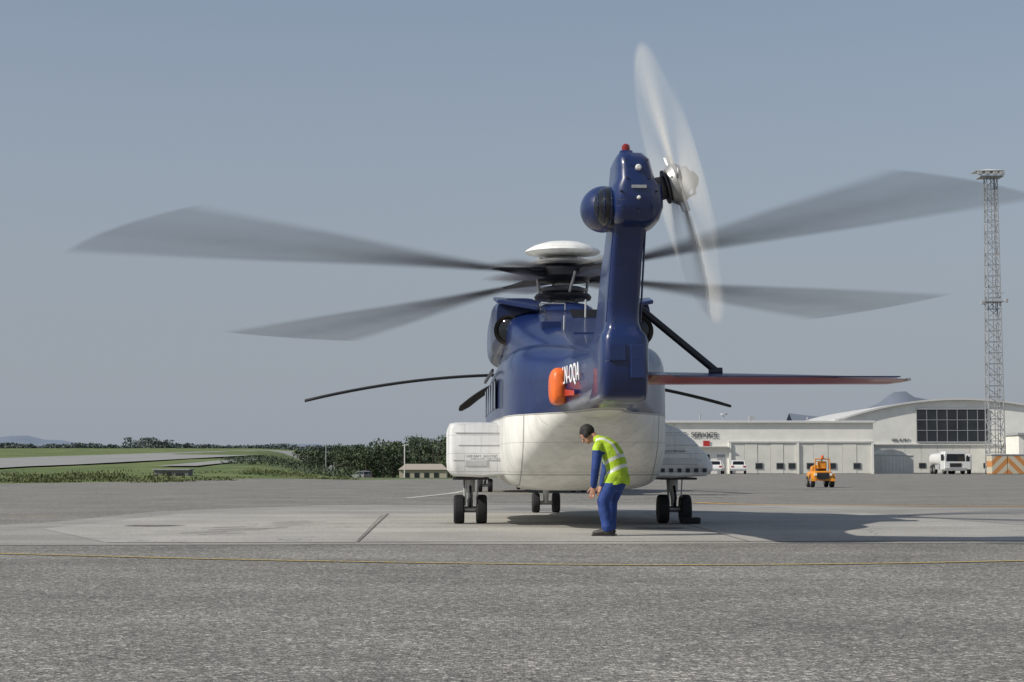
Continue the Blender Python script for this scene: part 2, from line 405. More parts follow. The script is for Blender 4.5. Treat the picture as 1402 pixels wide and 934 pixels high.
    for k in range(4):
        a=R(18)+k*math.pi/2
        d=MT@Vector((0,math.sin(a),math.cos(a)))
        tube('tail_blade_cuff',[hubc+d*.1,hubc+d*.26,hubc+d*.36],[(.045,.035),(.05,.025),(.05,.012)],M_STEEL,H,n=12,round_ends=True)
        tubes('tail_pitch_link',[(hubc+nrm*.2,hubc+d*.18+nrm*.16,.02),(hubc+d*.18+nrm*.16,hubc+d*.2-nrm*.02,.014),(hubc+d*.12-nrm*.14,hubc+d*.22-nrm*.05,.02)],M_DARK,H)
    if spinning:
        MP=MT@Matrix(((0,0,1),(0,1,0),(1,0,0)))
        for k in range(4):
            a=R(-2)+k*math.pi/2
            sweep=R(88)
            def cov(r,u):
                w=sstep(0,.5,u)*sstep(1,.5,u)
                c=.3/(.3+r*sweep*.33)
                edge=sstep(1.7,1.6,r)
                return (1-(1-c)**1.6)*w*edge*.95*(.9+.4*sstep(1.2,.35,r))
            sector('tail_rotor_blade_sweep',a-sweep/2,a+sweep/2,.24,1.7,lambda x,y:0.0,cov,M_BLT,H,M=MP,c=hubc+nrm*(.01+.004*k))
        sector('tail_rotor_disc',0,2*math.pi,.24,1.69,lambda x,y:0.0,lambda r,u:.12*sstep(1.69,1.6,r)+.25*sstep(.6,.25,r),M_BLT,H,M=MP,c=hubc-nrm*.01,na=72,nr=12)
    def stab(x,yl,yt,z,th):
        pts=[];N=24
        for k in range(N):
            t=2*math.pi*k/N;c,s=math.cos(t),math.sin(t)
            yc=(yl+yt)/2;hy=(yl-yt)/2
            pts.append(Vector((x,yc+hy*c,z+th*s*(0.55+.45*c)*(1.0 if s>0 else .9))))
        return pts
    ms,nt,b=newmat('stabiliser_paint'); N=nt.nodes;L=nt.links
    g=N.new('ShaderNodeTexCoord'); sp=N.new('ShaderNodeSeparateXYZ'); L.new(g.outputs['Object'],sp.inputs[0])
    gt=N.new('ShaderNodeMath'); gt.operation='GREATER_THAN'; gt.inputs[1].default_value=2.0; L.new(sp.outputs['Z'],gt.inputs[0])
    mx=N.new('ShaderNodeMix'); mx.data_type='RGBA'; mx.inputs[6].default_value=(.36,.02,.03,1); mx.inputs[7].default_value=(*BLUE,1); L.new(gt.outputs[0],mx.inputs[0]); L.new(mx.outputs[2],b.inputs['Base Color'])
    b.inputs['Roughness'].default_value=.35; setc(b,'Coat Weight',.4)
    loft('horizontal_stabiliser',[stab(.25,-8.75,-9.95,2.0,.12),stab(.6,-8.8,-9.95,2.0,.12),stab(2.2,-9.0,-9.85,1.985,.095),stab(3.3,-9.12,-9.8,1.97,.07),stab(3.46,-9.25,-9.78,1.968,.035)],ms,H)
    box('stabiliser_trailing_tab',.6,3.3,-10.0,-9.8,1.985,1.997,M_BLUE,H)
    box('stabiliser_tip_cap',3.44,3.48,-9.8,-9.2,1.95,1.985,M_LIGHT,H,bevel=.01)
    tubes('stabiliser_strut',[((.18,-9.3,2.93),(1.2,-9.3,2.09),.045)],M_DARK,H,n=10)
    tubes('strut_fitting',[((1.12,-9.3,2.08),(1.28,-9.3,2.08),.05),((.12,-9.3,2.97),(.22,-9.3,2.9),.06)],M_DARK,H,n=10)
    def wheel(x,y,r,w,nm='wheel'):
        revolve(nm+'_tyre',[(r*.55,-w/2),(r*.88,-w/2),(r*.98,-w*.36),(r,-w*.1),(r,w*.1),(r*.98,w*.36),(r*.88,w/2),(r*.55,w/2)],(x,y,r),M_BLK,H,n=32,axis='X')
        revolve(nm+'_rim',[(r*.2,-w*.42),(r*.54,-w*.46),(r*.56,0),(r*.54,w*.46),(r*.2,w*.42)],(x,y,r),M_STEEL,H,n=24,axis='X')
    for sx in (-1,1):
        x=sx*1.64
        for dx in (-.18,.18): wheel(x+dx,-2.05,.235,.17,'main_wheel')
        tubes('main_gear_axle',[((x-.15,-2.05,.235),(x+.15,-2.05,.235),.05)],M_STEEL,H,n=12)
        tube('main_gear_leg',[(x,-2.05,.22),(x,-2.0,.5),(x,-2.0,.52),(x,-1.95,.95)],[.045,.045,.075,.08],M_LIGHT,H,n=14)
        tubes('main_gear_drag_brace',[((x,-2.05,.3),(x,-1.3,.8),.03),((x-.09,-2.12,.3),(x-.1,-2.0,.74),.018),((x+.1,-2.15,.33),(x+.13,-2.1,.76),.012)],M_STEEL,H,n=8)
        boxes('gear_bay',[(x-.28,x+.28,-2.7,-1.0,.71,.745)],M_DARK,H)
        tubes('torque_link',[((x,-2.12,.28),(x,-2.28,.42),.022),((x,-2.28,.42),(x,-2.08,.6),.022)],M_DARK,H)
    if spinning:
        boxes('wheel_chock',[(1.72,2.02,-2.42,-2.28,0.012,.11)],M_BLK,H,bevel=.02)
    for dx in (-.2,.2): wheel(dx,4.8,.2,.15,'nose_wheel')
    tube('nose_gear_leg',[(0,4.8,.2),(0,4.75,.75)],[.05,.07],M_LIGHT,H,n=12)
    tubes('nose_axle',[((-.2,4.8,.2),(.2,4.8,.2),.04)],M_STEEL,H)
    hz=4.22
    tube('rotor_mast',[(0,0,3.3),(0,0,4.6)],[.16,.12],M_STEEL,H,n=20)
    loft('mast_fairing',[sring(1.2,0,.3,3.3,3.5,2.4,24),sring(.5,0,.5,3.3,3.68,2.6,24),sring(-.6,0,.5,3.3,3.7,2.6,24),sring(-1.5,0,.36,3.3,3.5,2.4,24)],M_BLUE,H)
    revolve('swashplate',[(.2,-.06),(.48,-.05),(.5,0),(.46,.05),(.2,.08)],(0,0,3.84),M_DARK,H)
    revolve('rotating_swashplate',[(.2,-.02),(.38,-.02),(.42,.03),(.3,.07)],(0,0,3.95),M_STEEL,H)
    for k in range(4):
        a=R(12)+k*math.pi/2
        tubes('pitch_link',[((.42*math.cos(a),.42*math.sin(a),3.9),(.5*math.cos(a+.15),.5*math.sin(a+.15),4.25),.025),((.3*math.cos(a+.5),.3*math.sin(a+.5),3.72),(.4*math.cos(a+.5),.4*math.sin(a+.5),3.86),.03)],M_STEEL,H,n=8)
        tubes('damper',[((.3*math.cos(a+.7),.3*math.sin(a+.7),4.3),(.8*math.cos(a+.55),.8*math.sin(a+.55),4.26),.05)],M_DARK,H,n=10)
        tubes('absorber_arm',[((0,0,4.46),(.5*math.cos(a+.3),.5*math.sin(a+.3),4.47),.035)],M_STEEL,H,n=8)
    revolve('rotor_hub',[(.2,-.16),(.42,-.14),(.5,-.05),(.5,.08),(.38,.16),(.16,.2)],(0,0,hz+.02),M_DARK,H)
    revolve('hub_lower_dish',[(.12,.0),(.5,.02),(.56,.07),(.5,.1),(.25,.16),(.15,.2)],(0,0,4.37),M_STEEL,H)
    revolve('vibration_absorber_dome',[(.3,-.04),(.62,.0),(.655,.03),(.64,.06),(.5,.14),(.3,.2),(.12,.22),(.03,.23)],(0,0,4.59),M_HUB,H,n=48)
    plane=lambda x,y: hz+.034*x-.066*y if spinning else hz
    mids=[R(180+37),R(-51.5),R(36.5),R(128)]
    halfs=[R(15),R(13.5),R(14),R(12.5)]
    if spinning:
        for a,h in zip(mids,halfs):
            sw=2*h
            def cov(r,u,sw=sw):
                e=.16+.27*sstep(6,1.5,r)
                w=sstep(0,e,u)*sstep(1,1-e,u)
                chord=.5 if r>1.6 else .3
                c=chord/(chord+r*sw*.62)
                k=1-(1-c)**(2.0+.9*sstep(5,2,r))
                tipc=sstep(8.65,8.5,r)
                return k*w*tipc*(1+.2*(sstep(.2,.5,u)*sstep(.8,.5,u)))
            sector('main_rotor_blade_sweep',a-h,a+h,1.2,8.62,plane,cov,M_BL,H,nr=60,na=52)
            ca,sa=math.cos(a),math.sin(a)
            tube('blade_cuff',[(.35*ca,.35*sa,plane(.35*ca,.35*sa)),(.8*ca,.8*sa,plane(.8*ca,.8*sa)),(1.5*ca,1.5*sa,plane(1.5*ca,1.5*sa))],[(.11,.11),(.08,.09),(.02,.11)],M_DARK,H,side=(0,0,1),n=14)
            def cov2(r,u):
                return .8*sstep(0,.3,u)*sstep(1,.7,u)*sstep(.45,.6,r)*sstep(1.7,1.1,r)
            sector('blade_cuff_sweep',a-R(26),a+R(26),.45,1.7,lambda x,y:plane(x,y)+.10,cov2,M_BLT,H,nr=14,na=24)
            sector('blade_cuff_sweep',a-R(30),a+R(24),.45,1.5,lambda x,y:plane(x,y)-.10,cov2,M_BLT,H,nr=14,na=24)
        sector('hub_spin_disc',0,2*math.pi,.3,1.0,lambda x,y:plane(x,y)+.02,lambda r,u:.4*sstep(1.0,.6,r),M_BL,H,na=72,nr=8)
        sector('hub_spin_disc',0,2*math.pi,.3,.95,lambda x,y:plane(x,y)+.16,lambda r,u:.3*sstep(.95,.7,r),M_BLT,H,na=72,nr=8)
    else:
        for a in (R(197),R(20),R(107),R(290)):
            rings=[]
            ca,sa=math.cos(a),math.sin(a)
            for j in range(15):
                r=.4+7.9*j/14
                z=hz-.015*r*r*1.0
                ch=.12 if j<2 else .24
                if j==14: ch=.1
                th=.07 if j<2 else .055
                ring=[]
                for k in range(12):
                    t=2*math.pi*k/12
                    ring.append(Vector((r*ca-ch*math.cos(t)*sa,r*sa+ch*math.cos(t)*ca,z+th*math.sin(t))))
                rings.append(ring)
            loft('main_rotor_blade',rings,M_BLK,H)
    return H

heli=make_heli((.88,31.5,0),R(2.5),True)
heli2=make_heli((.62,66.5,0),R(2.0),False)

# ------------------------------------------------------------------ ground
def px2(x,y): return 701+2500*x/max(y,1)
def height(x,y):
    if y<95 or x>5: return 0.0
    px=px2(x,y)
    if y<150: h1=.75*sstep(95,150,y)
    else: h1=.75+(min(y,620)-150)*.0126
    if y<300: h2=-1.5*sstep(130,290,y)
    else: h2=-1.5+ 7.0*sstep(340,650,y)
    w=sstep(350,470,px)
    h=h1*(1-w)+h2*w
    h*=sstep(5,-3,x)
    if y>700: h=h*(1-sstep(900,2500,y))+3*sstep(900,2500,y)
    return h
ys=[-60,-20,0,5,10,20,30,45,60,75,90]+[95+4*i for i in range(60)]+[340+10*i for i in range(40)]+[760,850,1000,1300,1800,2600,4000,7000]
xs=[-5000,-2500,-1200,-700,-450,-330]+[-260+8*i for i in range(20)]+[-100+3*i for i in range(36)]+[10,20,40,80,150,300,700,1500,3000,5000]
V=[];F=[]
for y in ys:
    for x in xs:
        z=height(x,y)
        if z!=0: z+=.12*mnoise.noise(Vector((x*.05,y*.03,0)))*sstep(95,150,y)
        V.append((x,y,z))
W=len(xs)
for j in range(len(ys)-1):
    for i in range(W-1): F.append((j*W+i,j*W+i+1,(j+1)*W+i+1,(j+1)*W+i))

def asphalt(name,c1,c2,grain=75,stain=True,grass=False,gstr=.5,bump=.6,chips=False,cracks=True):
    m,nt,b=newmat(name);N=nt.nodes;L=nt.links
    tc=N.new('ShaderNodeTexCoord')
    vo=N.new('ShaderNodeTexVoronoi'); vo.inputs['Scale'].default_value=grain; L.new(tc.outputs['Object'],vo.inputs['Vector'])
    sp=N.new('ShaderNodeSeparateColor'); L.new(vo.outputs['Color'],sp.inputs[0])
    n0=N.new('ShaderNodeTexNoise'); n0.inputs['Scale'].default_value=26; n0.inputs['Detail'].default_value=6; L.new(tc.outputs['Object'],n0.inputs['Vector'])
    n1=N.new('ShaderNodeTexNoise'); n1.inputs['Scale'].default_value=.35; n1.inputs['Detail'].default_value=7; n1.inputs['Roughness'].default_value=.62; L.new(tc.outputs['Object'],n1.inputs['Vector'])
    mp=N.new('ShaderNodeMapping'); mp.inputs['Scale'].default_value=(.12,1.1,1); L.new(tc.outputs['Object'],mp.inputs[0])
    n2=N.new('ShaderNodeTexNoise'); n2.inputs['Scale'].default_value=1.0; n2.inputs['Detail'].default_value=4; L.new(mp.outputs[0],n2.inputs['Vector'])
    def mrange(src,a,b_,c,d):
        mr=N.new('ShaderNodeMapRange'); mr.inputs[1].default_value=a; mr.inputs[2].default_value=b_; mr.inputs[3].default_value=c; mr.inputs[4].default_value=d; L.new(src,mr.inputs[0]); return mr.outputs[0]
    def mul(a,b_):
        k=N.new('ShaderNodeMath'); k.operation='MULTIPLY'; L.new(a,k.inputs[0]); L.new(b_,k.inputs[1]); return k.outputs[0]
    g=mrange(sp.outputs[0],0,1,1-gstr,1+gstr)
    g=mul(g,mrange(n0.outputs['Fac'],.3,.7,.75,1.25))
    g=mul(g,mrange(n1.outputs['Fac'],.3,.7,.83,1.14))
    g=mul(g,mrange(n2.outputs['Fac'],.3,.7,.88,1.12))
    if chips:
        v3=N.new('ShaderNodeTexVoronoi'); v3.inputs['Scale'].default_value=38; L.new(tc.outputs['Object'],v3.inputs['Vector'])
        s3=N.new('ShaderNodeSeparateColor'); L.new(v3.outputs['Color'],s3.inputs[0])
        g=mul(g,mrange(s3.outputs[1],.72,.9,.9,1.75))
        v4=N.new('ShaderNodeTexNoise'); v4.inputs['Scale'].default_value=5; v4.inputs['Detail'].default_value=8; v4.inputs['Roughness'].default_value=.75; L.new(tc.outputs['Object'],v4.inputs['Vector'])
        g=mul(g,mrange(v4.outputs['Fac'],.35,.65,.86,1.14))
    if cracks:
        nd=N.new('ShaderNodeTexNoise'); nd.inputs['Scale'].default_value=1.6; nd.inputs['Detail'].default_value=5; L.new(tc.outputs['Object'],nd.inputs['Vector'])
        sc=N.new('ShaderNodeVectorMath'); sc.operation='SCALE'; sc.inputs['Scale'].default_value=.9; L.new(nd.outputs['Color'],sc.inputs[0])
        av=N.new('ShaderNodeVectorMath'); av.operation='ADD'; L.new(tc.outputs['Object'],av.inputs[0]); L.new(sc.outputs[0],av.inputs[1])
        vc=N.new('ShaderNodeTexVoronoi'); vc.feature='DISTANCE_TO_EDGE'; vc.inputs['Scale'].default_value=.16; L.new(av.outputs[0],vc.inputs['Vector'])
        cm=mrange(vc.outputs['Distance'],.0015,.0035,.62,1.0)
        nm=N.new('ShaderNodeTexNoise'); nm.inputs['Scale'].default_value=.22; L.new(tc.outputs['Object'],nm.inputs['Vector'])
        k=N.new('ShaderNodeMath'); k.operation='MAXIMUM'; L.new(cm,k.inputs[0]); L.new(mrange(nm.outputs['Fac'],.46,.53,1.0,0.0),k.inputs[1])
        g=mul(g,k.outputs[0])
    mx=N.new('ShaderNodeMix'); mx.data_type='RGBA'; mx.inputs[6].default_value=(*c1,1); mx.inputs[7].default_value=(*c2,1); L.new(n1.outputs['Fac'],mx.inputs[0])
    vm=N.new('ShaderNodeVectorMath'); vm.operation='SCALE'; L.new(mx.outputs[2],vm.inputs[0]); L.new(g,vm.inputs['Scale'])
    col=vm.outputs[0]
    if stain:
        v2=N.new('ShaderNodeTexNoise'); v2.inputs['Scale'].default_value=.55; v2.inputs['Detail'].default_value=3
        mp2=N.new('ShaderNodeMapping'); mp2.inputs['Location'].default_value=(4.3,1.7,0); mp2.inputs['Scale'].default_value=(1,.6,1); L.new(tc.outputs['Object'],mp2.inputs[0]); L.new(mp2.outputs[0],v2.inputs['Vector'])
        s=mrange(v2.outputs['Fac'],.62,.72,1,.78)
        vm2=N.new('ShaderNodeVectorMath'); vm2.operation='SCALE'; L.new(col,vm2.inputs[0]); L.new(s,vm2.inputs['Scale']); col=vm2.outputs[0]
    b.inputs['Roughness'].default_value=.85
    if grass:
        sx=N.new('ShaderNodeSeparateXYZ'); L.new(tc.outputs['Object'],sx.inputs[0])
        def math_(op,a,b_=None,val=None):
            k=N.new('ShaderNodeMath'); k.operation=op
            L.new(a,k.inputs[0])
            if b_ is not None: L.new(b_,k.inputs[1])
            if val is not None: k.inputs[1].default_value=val
            return k.outputs[0]
        gn=N.new('ShaderNodeTexNoise'); gn.inputs['Scale'].default_value=.25; gn.inputs['Detail'].default_value=6; L.new(tc.outputs['Object'],gn.inputs['Vector'])
        yy=math_('ADD',sx.outputs['Y'],math_('MULTIPLY',gn.outputs['Fac'],val=5.0))
        l1=math_('SUBTRACT',yy,math_('ADD',math_('MULTIPLY',sx.outputs['X'],val=1.53),val=136.0))
        m1=math_('GREATER_THAN',l1,val=0.0); m2=math_('GREATER_THAN',yy,val=95.0); m3=math_('LESS_THAN',sx.outputs['X'],val=-2.0)
        mk=math_('MULTIPLY',math_('MULTIPLY',m1,m2),m3)
        far=math_('GREATER_THAN',yy,val=262.0); mk=math_('MAXIMUM',mk,far)
        cr=N.new('ShaderNodeValToRGB'); e=cr.color_ramp.elements; e[0].position=.34; e[0].color=(.055,.085,.022,1); e[1].position=.68; e[1].color=(.20,.21,.075,1)
        em=cr.color_ramp.elements.new(.5); em.color=(.11,.15,.038,1)
        mp3=N.new('ShaderNodeMapping'); mp3.inputs['Scale'].default_value=(.05,.03,1); L.new(tc.outputs['Object'],mp3.inputs[0])
        g2=N.new('ShaderNodeTexNoise'); g2.inputs['Scale'].default_value=2.0; g2.inputs['Detail'].default_value=9; g2.inputs['Roughness'].default_value=.72; L.new(mp3.outputs[0],g2.inputs['Vector']); L.new(g2.outputs['Fac'],cr.inputs[0])
        m4=N.new('ShaderNodeMix'); m4.data_type='RGBA'; L.new(mk,m4.inputs[0]); L.new(col,m4.inputs[6]); L.new(cr.outputs[0],m4.inputs[7]); col=m4.outputs[2]
    L.new(col,b.inputs['Base Color'])
    bp=N.new('ShaderNodeBump'); bp.inputs['Strength'].default_value=bump; bp.inputs['Distance'].default_value=.008; L.new(vo.outputs['Distance'],bp.inputs['Height']); L.new(bp.outputs[0],b.inputs['Normal'])
    return m
M_ASPH=asphalt('worn_asphalt',(.178,.17,.15),(.225,.215,.19),grain=60,grass=True,gstr=.6,bump=.9,chips=True)
mobj('ground',V,F,M_ASPH,smooth=False,fix=False)

M_CONC=asphalt('concrete_slab',(.33,.317,.285),(.40,.385,.348),grain=110,gstr=.16,bump=.25)
M_CONC2=asphalt('concrete_slab_dark',(.27,.26,.235),(.325,.31,.283),grain=110,gstr=.18,bump=.25)
pad=empty('concrete_pad',(0,0,0))
def quad(name,pts,z,m,parent=None):
    return mobj(name,[(p[0],p[1],z) for p in pts],[tuple(range(len(pts)))],m,parent,fix=False)
quad('slab_field',[(-9.5,21.6),(-5.9,21.5),(9.0,22.3),(15.5,24.5),(13.5,39.5),(6,43.5),(-4.5,43.0),(-7.2,37.5),(-7.6,30),(-9.5,24.5)],.004,M_CONC2,pad)
quad('slab_bright',[(-4.9,22.2),(-1.9,22.3),(-2.45,34.5),(-6.4,35.5),(-6.9,27)],.008,M_CONC,pad)
quad('slab_bright_2',[(-1.86,22.4),(8.6,22.8),(7.0,36.2),(-2.35,35.5)],.008,M_CONC,pad)
M_JOINT=mat('joint_sealant',(.2,.19,.17),.9,var=.35,scale=3)
def ribbon(name,pts,w,z,m,parent=None,zf=None):
    V=[];F=[]
    for i,p in enumerate(pts):
        p=Vector((p[0],p[1])); a=Vector(pts[max(i-1,0)][:2]); b=Vector(pts[min(i+1,len(pts)-1)][:2])
        d=(b-a).normalized(); n=Vector((-d.y,d.x))
        for s in (-.5,.5):
            q=p+n*w*s; V.append((q.x,q.y,(zf(q.x,q.y)+z) if zf else z))
    for i in range(len(pts)-1): F.append((2*i,2*i+1,2*i+3,2*i+2))
    return mobj(name,V,F,m,parent,fix=False)
for i,(a,b) in enumerate([((-4.9,22.2),(8.6,22.8)),((-1.88,22.3),(-2.4,35.4)),((-6.4,35.6),(7.0,36.3)),((8.65,22.8),(7.05,36.3)),((2.9,22.5),(2.6,36)),((-6.6,29.0),(7.9,29.4))]):
    ribbon('joint_%d'%i,[a,b],.024,.012,M_JOINT,pad)
M_SCUFF=mat('scuff_rubber',(.2,.19,.17),.9,var=.4,scale=8)
for i in range(16):
    x=-4.3+random.random()*1.3; y=25.0+i*.34
    ribbon('scuff_%d'%i,[(x-.35,y-.3),(x-.1,y),(x+.2,y+.25+random.random()*.2)],.03+.05*random.random(),.013+.0003*i,M_SCUFF,pad)
for (x,y,r) in ((-5.5,28.2,.22),(2.2,27.2,.22)):
    pts=[(x+r*1.6*math.cos(t)*(1+.5*random.random()),y+r*.8*math.sin(t)*(1+.5*random.random())) for t in [2*math.pi*k/16 for k in range(16)]]
    quad('oil_stain',pts,.019,M_SCUFF,pad)

def linemat(name,col,wear):
    m,nt,b=newmat(name);N=nt.nodes;L=nt.links
    tc=N.new('ShaderNodeTexCoord'); no=N.new('ShaderNodeTexNoise'); no.inputs['Scale'].default_value=22; no.inputs['Detail'].default_value=8; L.new(tc.outputs['Object'],no.inputs['Vector'])
    mr=N.new('ShaderNodeMapRange'); mr.inputs[1].default_value=wear-.06; mr.inputs[2].default_value=wear+.06; L.new(no.outputs['Fac'],mr.inputs[0])
    mx=N.new('ShaderNodeMix'); mx.data_type='RGBA'; mx.inputs[6].default_value=(*col,1); mx.inputs[7].default_value=(.22,.21,.18,1); L.new(mr.outputs[0],mx.inputs[0]); L.new(mx.outputs[2],b.inputs['Base Color']); b.inputs['Roughness'].default_value=.8
    return m
M_YEL=linemat('yellow_line_paint',(.52,.37,.08),.55)
M_YEL2=linemat('orange_line_paint',(.68,.36,.05),.62)
M_WLINE=linemat('white_line_paint',(.6,.6,.56),.55)
def smoothpts(pts,sub=10): return [tuple(r) for r in catmull(pts,sub)]
ribbon('yellow_guide_line',smoothpts([(-12,22.6),(-9,20.9),(-5.5,19.5),(-3,18.35),(-.7,17.6),(1.36,17.25),(3.2,17.45),(5.1,18.05),(9,19.6)]),.11,.008,M_YEL)
ribbon('yellow_guide_line',smoothpts([(4.6,46),(5.6,43.9),(8,42.6),(12,41.4),(20,39.6)]),.3,.008,M_YEL2)
ribbon('yellow_guide_line',[(-20,33.0),(-8.3,33.5)],.08,.008,M_YEL)
ribbon('white_guide_line',[(-3.0,52),(-2.0,61),(-1.5,72)],.25,.008,M_WLINE)
ribbon('white_guide_line',[(4.5,66),(24,62)],.2,.008,M_WLINE)

M_RWY=mat('runway_asphalt',(.27,.27,.255),.9,scale=.2)
ribbon('runway',[(-50-.006*i*i,130+14*i) for i in range(30)],24,.14,M_RWY,zf=height)
ribbon('taxiway',[(-27.5-.55*i,150+12*i) for i in range(22)],3.2,.14,M_RWY,zf=height)

# ------------------------------------------------------------------ foliage masses
def leafmat(name,c1,c2,scale):
    m,nt,b=newmat(name);N=nt.nodes;L=nt.links
    tc=N.new('ShaderNodeTexCoord'); no=N.new('ShaderNodeTexNoise'); no.inputs['Scale'].default_value=scale; no.inputs['Detail'].default_value=5; L.new(tc.outputs['Object'],no.inputs['Vector'])
    cr=N.new('ShaderNodeValToRGB'); cr.color_ramp.elements[0].position=.35; cr.color_ramp.elements[0].color=(*c1,1); cr.color_ramp.elements[1].position=.65; cr.color_ramp.elements[1].color=(*c2,1)
    L.new(no.outputs['Fac'],cr.inputs[0]); L.new(cr.outputs[0],b.inputs['Base Color']); b.inputs['Roughness'].default_value=.8
    return m
def leafcloud(name,clumps,per,size,m,trunks=None):
    V=[];F=[];mi=[]
    for (c,r) in clumps:
        for _ in range(per):
            while True:
                d=Vector((random.uniform(-1,1),random.uniform(-1,1),random.uniform(-1,1)))
                if d.length<=1: break
            d=d*(0.55+.45*random.random())/max(d.length,.2)*min(1,d.length+.35)
            p=Vector(c)+Vector((d.x*r[0],d.y*r[1],d.z*r[2]))
            n=Vector((random.gauss(0,1),random.gauss(0,1),random.gauss(0,1))).normalized()
            a,b=frame(n); s=size*random.uniform(.5,1.3)
            k=len(V); V+=[p+a*s,p+b*s*.7,p-a*s,p-b*s*.7]; F.append((k,k+1,k+2,k+3)); mi.append(0)
    if trunks:
        for (p,h,r) in trunks:
            n0=len(F); addtube(V,F,[p,Vector(p)+Vector((r*.6,0,h*.5)),Vector(p)+Vector((0,0,h))],[r,r*.7,r*.25],None,7,False); mi+=[1]*(len(F)-n0)
    o=mobj(name,V,F,[m,mat(name+'_bark',(.07,.055,.04),.9)],fix=False)
    for p,i in zip(o.data.polygons,mi): p.material_index=i
    return o
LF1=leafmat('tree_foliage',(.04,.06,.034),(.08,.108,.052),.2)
LF2=leafmat('hazy_tree_foliage',(.09,.112,.115),(.11,.135,.125),.1)  # distance haze mixed into both leaf colours
LF3=leafmat('scrub_foliage',(.05,.07,.02),(.12,.14,.045),.2)
cl=[];tr=[]
for i in range(120):
    d=random.uniform(325,390); px=random.uniform(415,640)
    x=(px-701)/2500*d
    topy=617-8*sstep(425,490,px)-13*sstep(490,575,px)+2.5*math.sin(px*.13)
    ztop=.94+(637-topy-random.uniform(-5,3))/2500*d
    zb=height(x,d)
    h=max(1.2,ztop-zb)
    tr.append(((x,d,zb),h*.7,.14))
    for k in range(7):
        rr=random.uniform(.5,1.4)*min(1,h/5)
        cl.append(((x+random.uniform(-1.6,1.6),d+random.uniform(-1.5,1.5),zb+h*random.uniform(.1,.85)),(rr*1.2,rr,rr*.85)))
leafcloud('tree_belt',cl,60,.22,LF1,tr)
cl=[]
for i in range(230):
    d=random.uniform(600,700); px=random.uniform(-60,490)
    x=(px-701)/2500*d; z=height(x,d)
    top=1.3+1.6*mnoise.noise(Vector((px*.03,0,0)))+(2.8 if 165<px<225 else 0)+(1.2 if px>430 else 0)
    for k in range(3):
        rr=random.uniform(.7,1.3)
        cl.append(((x+random.uniform(-3,3),d,z+max(.4,top)*random.uniform(.1,.8)),(rr*2.2,rr,rr*.5)))
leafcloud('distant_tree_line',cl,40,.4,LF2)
cl=[]
for i in range(260):
    px=random.uniform(-60,470); d0=98+20*max(0,(px-200))/270
    d=d0+random.random()**1.8*22; x=(px-701)/2500*d
    if mnoise.noise(Vector((px*.02,d*.05,2)))<-.05: continue
    h=random.uniform(.08,.38)*(1 if px<230 else .5)
    cl.append(((x,d,height(x,d)+h*.3),(random.uniform(.7,2.2),random.uniform(.4,.9),h)))
leafcloud('scrub',cl,90,.065,LF3)
cl=[]
for i in range(80):
    px=random.uniform(310,480); d=random.uniform(170,240); x=(px-701)/2500*d; h=random.uniform(.3,.75)*sstep(290,440,px)+.12
    cl.append(((x,d,height(x,d)+h*.4),(random.uniform(.8,2.4),.8,h)))
leafcloud('hedge',cl,70,.12,LF1)

def ridge(name,pts,d,m,depth=500):
    V=[];F=[]
    n=len(pts)
    for (x,z) in pts: V.append((x,d,-5)); V.append((x,d+depth*.5,z)); V.append((x,d+depth,-5))
    for i in range(n-1):
        for k in range(2): F.append((i*3+k,(i+1)*3+k,(i+1)*3+k+1,i*3+k+1))
    return mobj(name,V,F,m,smooth=True,fix=True)
M_HILL=mat('hazy_hill',(.17,.21,.27),1.0,scale=.01,var=.1)  # blue-grey base colour carries the aerial haze
M_HILL2=mat('hazy_mountain',(.16,.185,.235),1.0,scale=.01,var=.08)  # aerial haze painted into the mountain colour
pts=[]
for i in range(80):
    x=-1400+i*30; px=px2(x,3000); z=22+26*max(0,mnoise.noise(Vector((x*.004,3,0)))+.2)+6*mnoise.noise(Vector((x*.02,1,0)))
    pts.append((x,z+ (12*sstep(200,120,px))))
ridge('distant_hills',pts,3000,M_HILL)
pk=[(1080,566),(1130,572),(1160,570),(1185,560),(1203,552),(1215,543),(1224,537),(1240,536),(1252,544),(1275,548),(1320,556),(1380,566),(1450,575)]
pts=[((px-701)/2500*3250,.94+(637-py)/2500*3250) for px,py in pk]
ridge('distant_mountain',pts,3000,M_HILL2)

# ------------------------------------------------------------------ hangars
M_WALL=mat('hangar_cladding',(.76,.75,.69),.6,var=.06,scale=.8)
M_WALL2=mat('hangar_door_panel',(.68,.67,.61),.6,var=.08,scale=.9)
M_TRIM=mat('trim_grey',(.33,.34,.35),.6)
M_ROOF=mat('roof_sheet',(.55,.55,.53),.6)
M_WIN=mat('window_glass',(.025,.03,.035),.12,var=.3,scale=.6)
def wtext(name,s,size,loc,m,parent):
    cu=bpy.data.curves.new(name,'FONT'); cu.body=s; cu.size=size; cu.extrude=.03; cu.materials.append(m)
    o=bpy.data.objects.new(name,cu); o.location=loc; o.rotation_euler=(R(90),0,0); o.parent=parent; COL.objects.link(o); return o
A=empty('service_hangar',(0,200,0))
box('walls',10,39.5,0,24,0,5.55,M_WALL,A)
box('roof_fascia',9.8,39.7,-.35,24.3,5.55,5.8,M_LIGHT,A,bevel=.03)
box('door_header',23.7,39.5,-.25,-.003,3.38,3.55,M_ROOF,A)
cols=[23.7,31.1,39.25]
boxes('door_columns',[(x,x+.25,-.3,-.004,0,3.35) for x in cols],M_WALL,A)
pan=[]
for (a,b) in ((23.98,31.07),(31.38,39.22)):
    n=5; w=(b-a)/n
    for i in range(n): pan.append((a+i*w+.015,a+(i+1)*w-.015,-.12-.03*(i%2),-.005,.05,3.33))
boxes('sliding_doors',pan,M_WALL2,A)
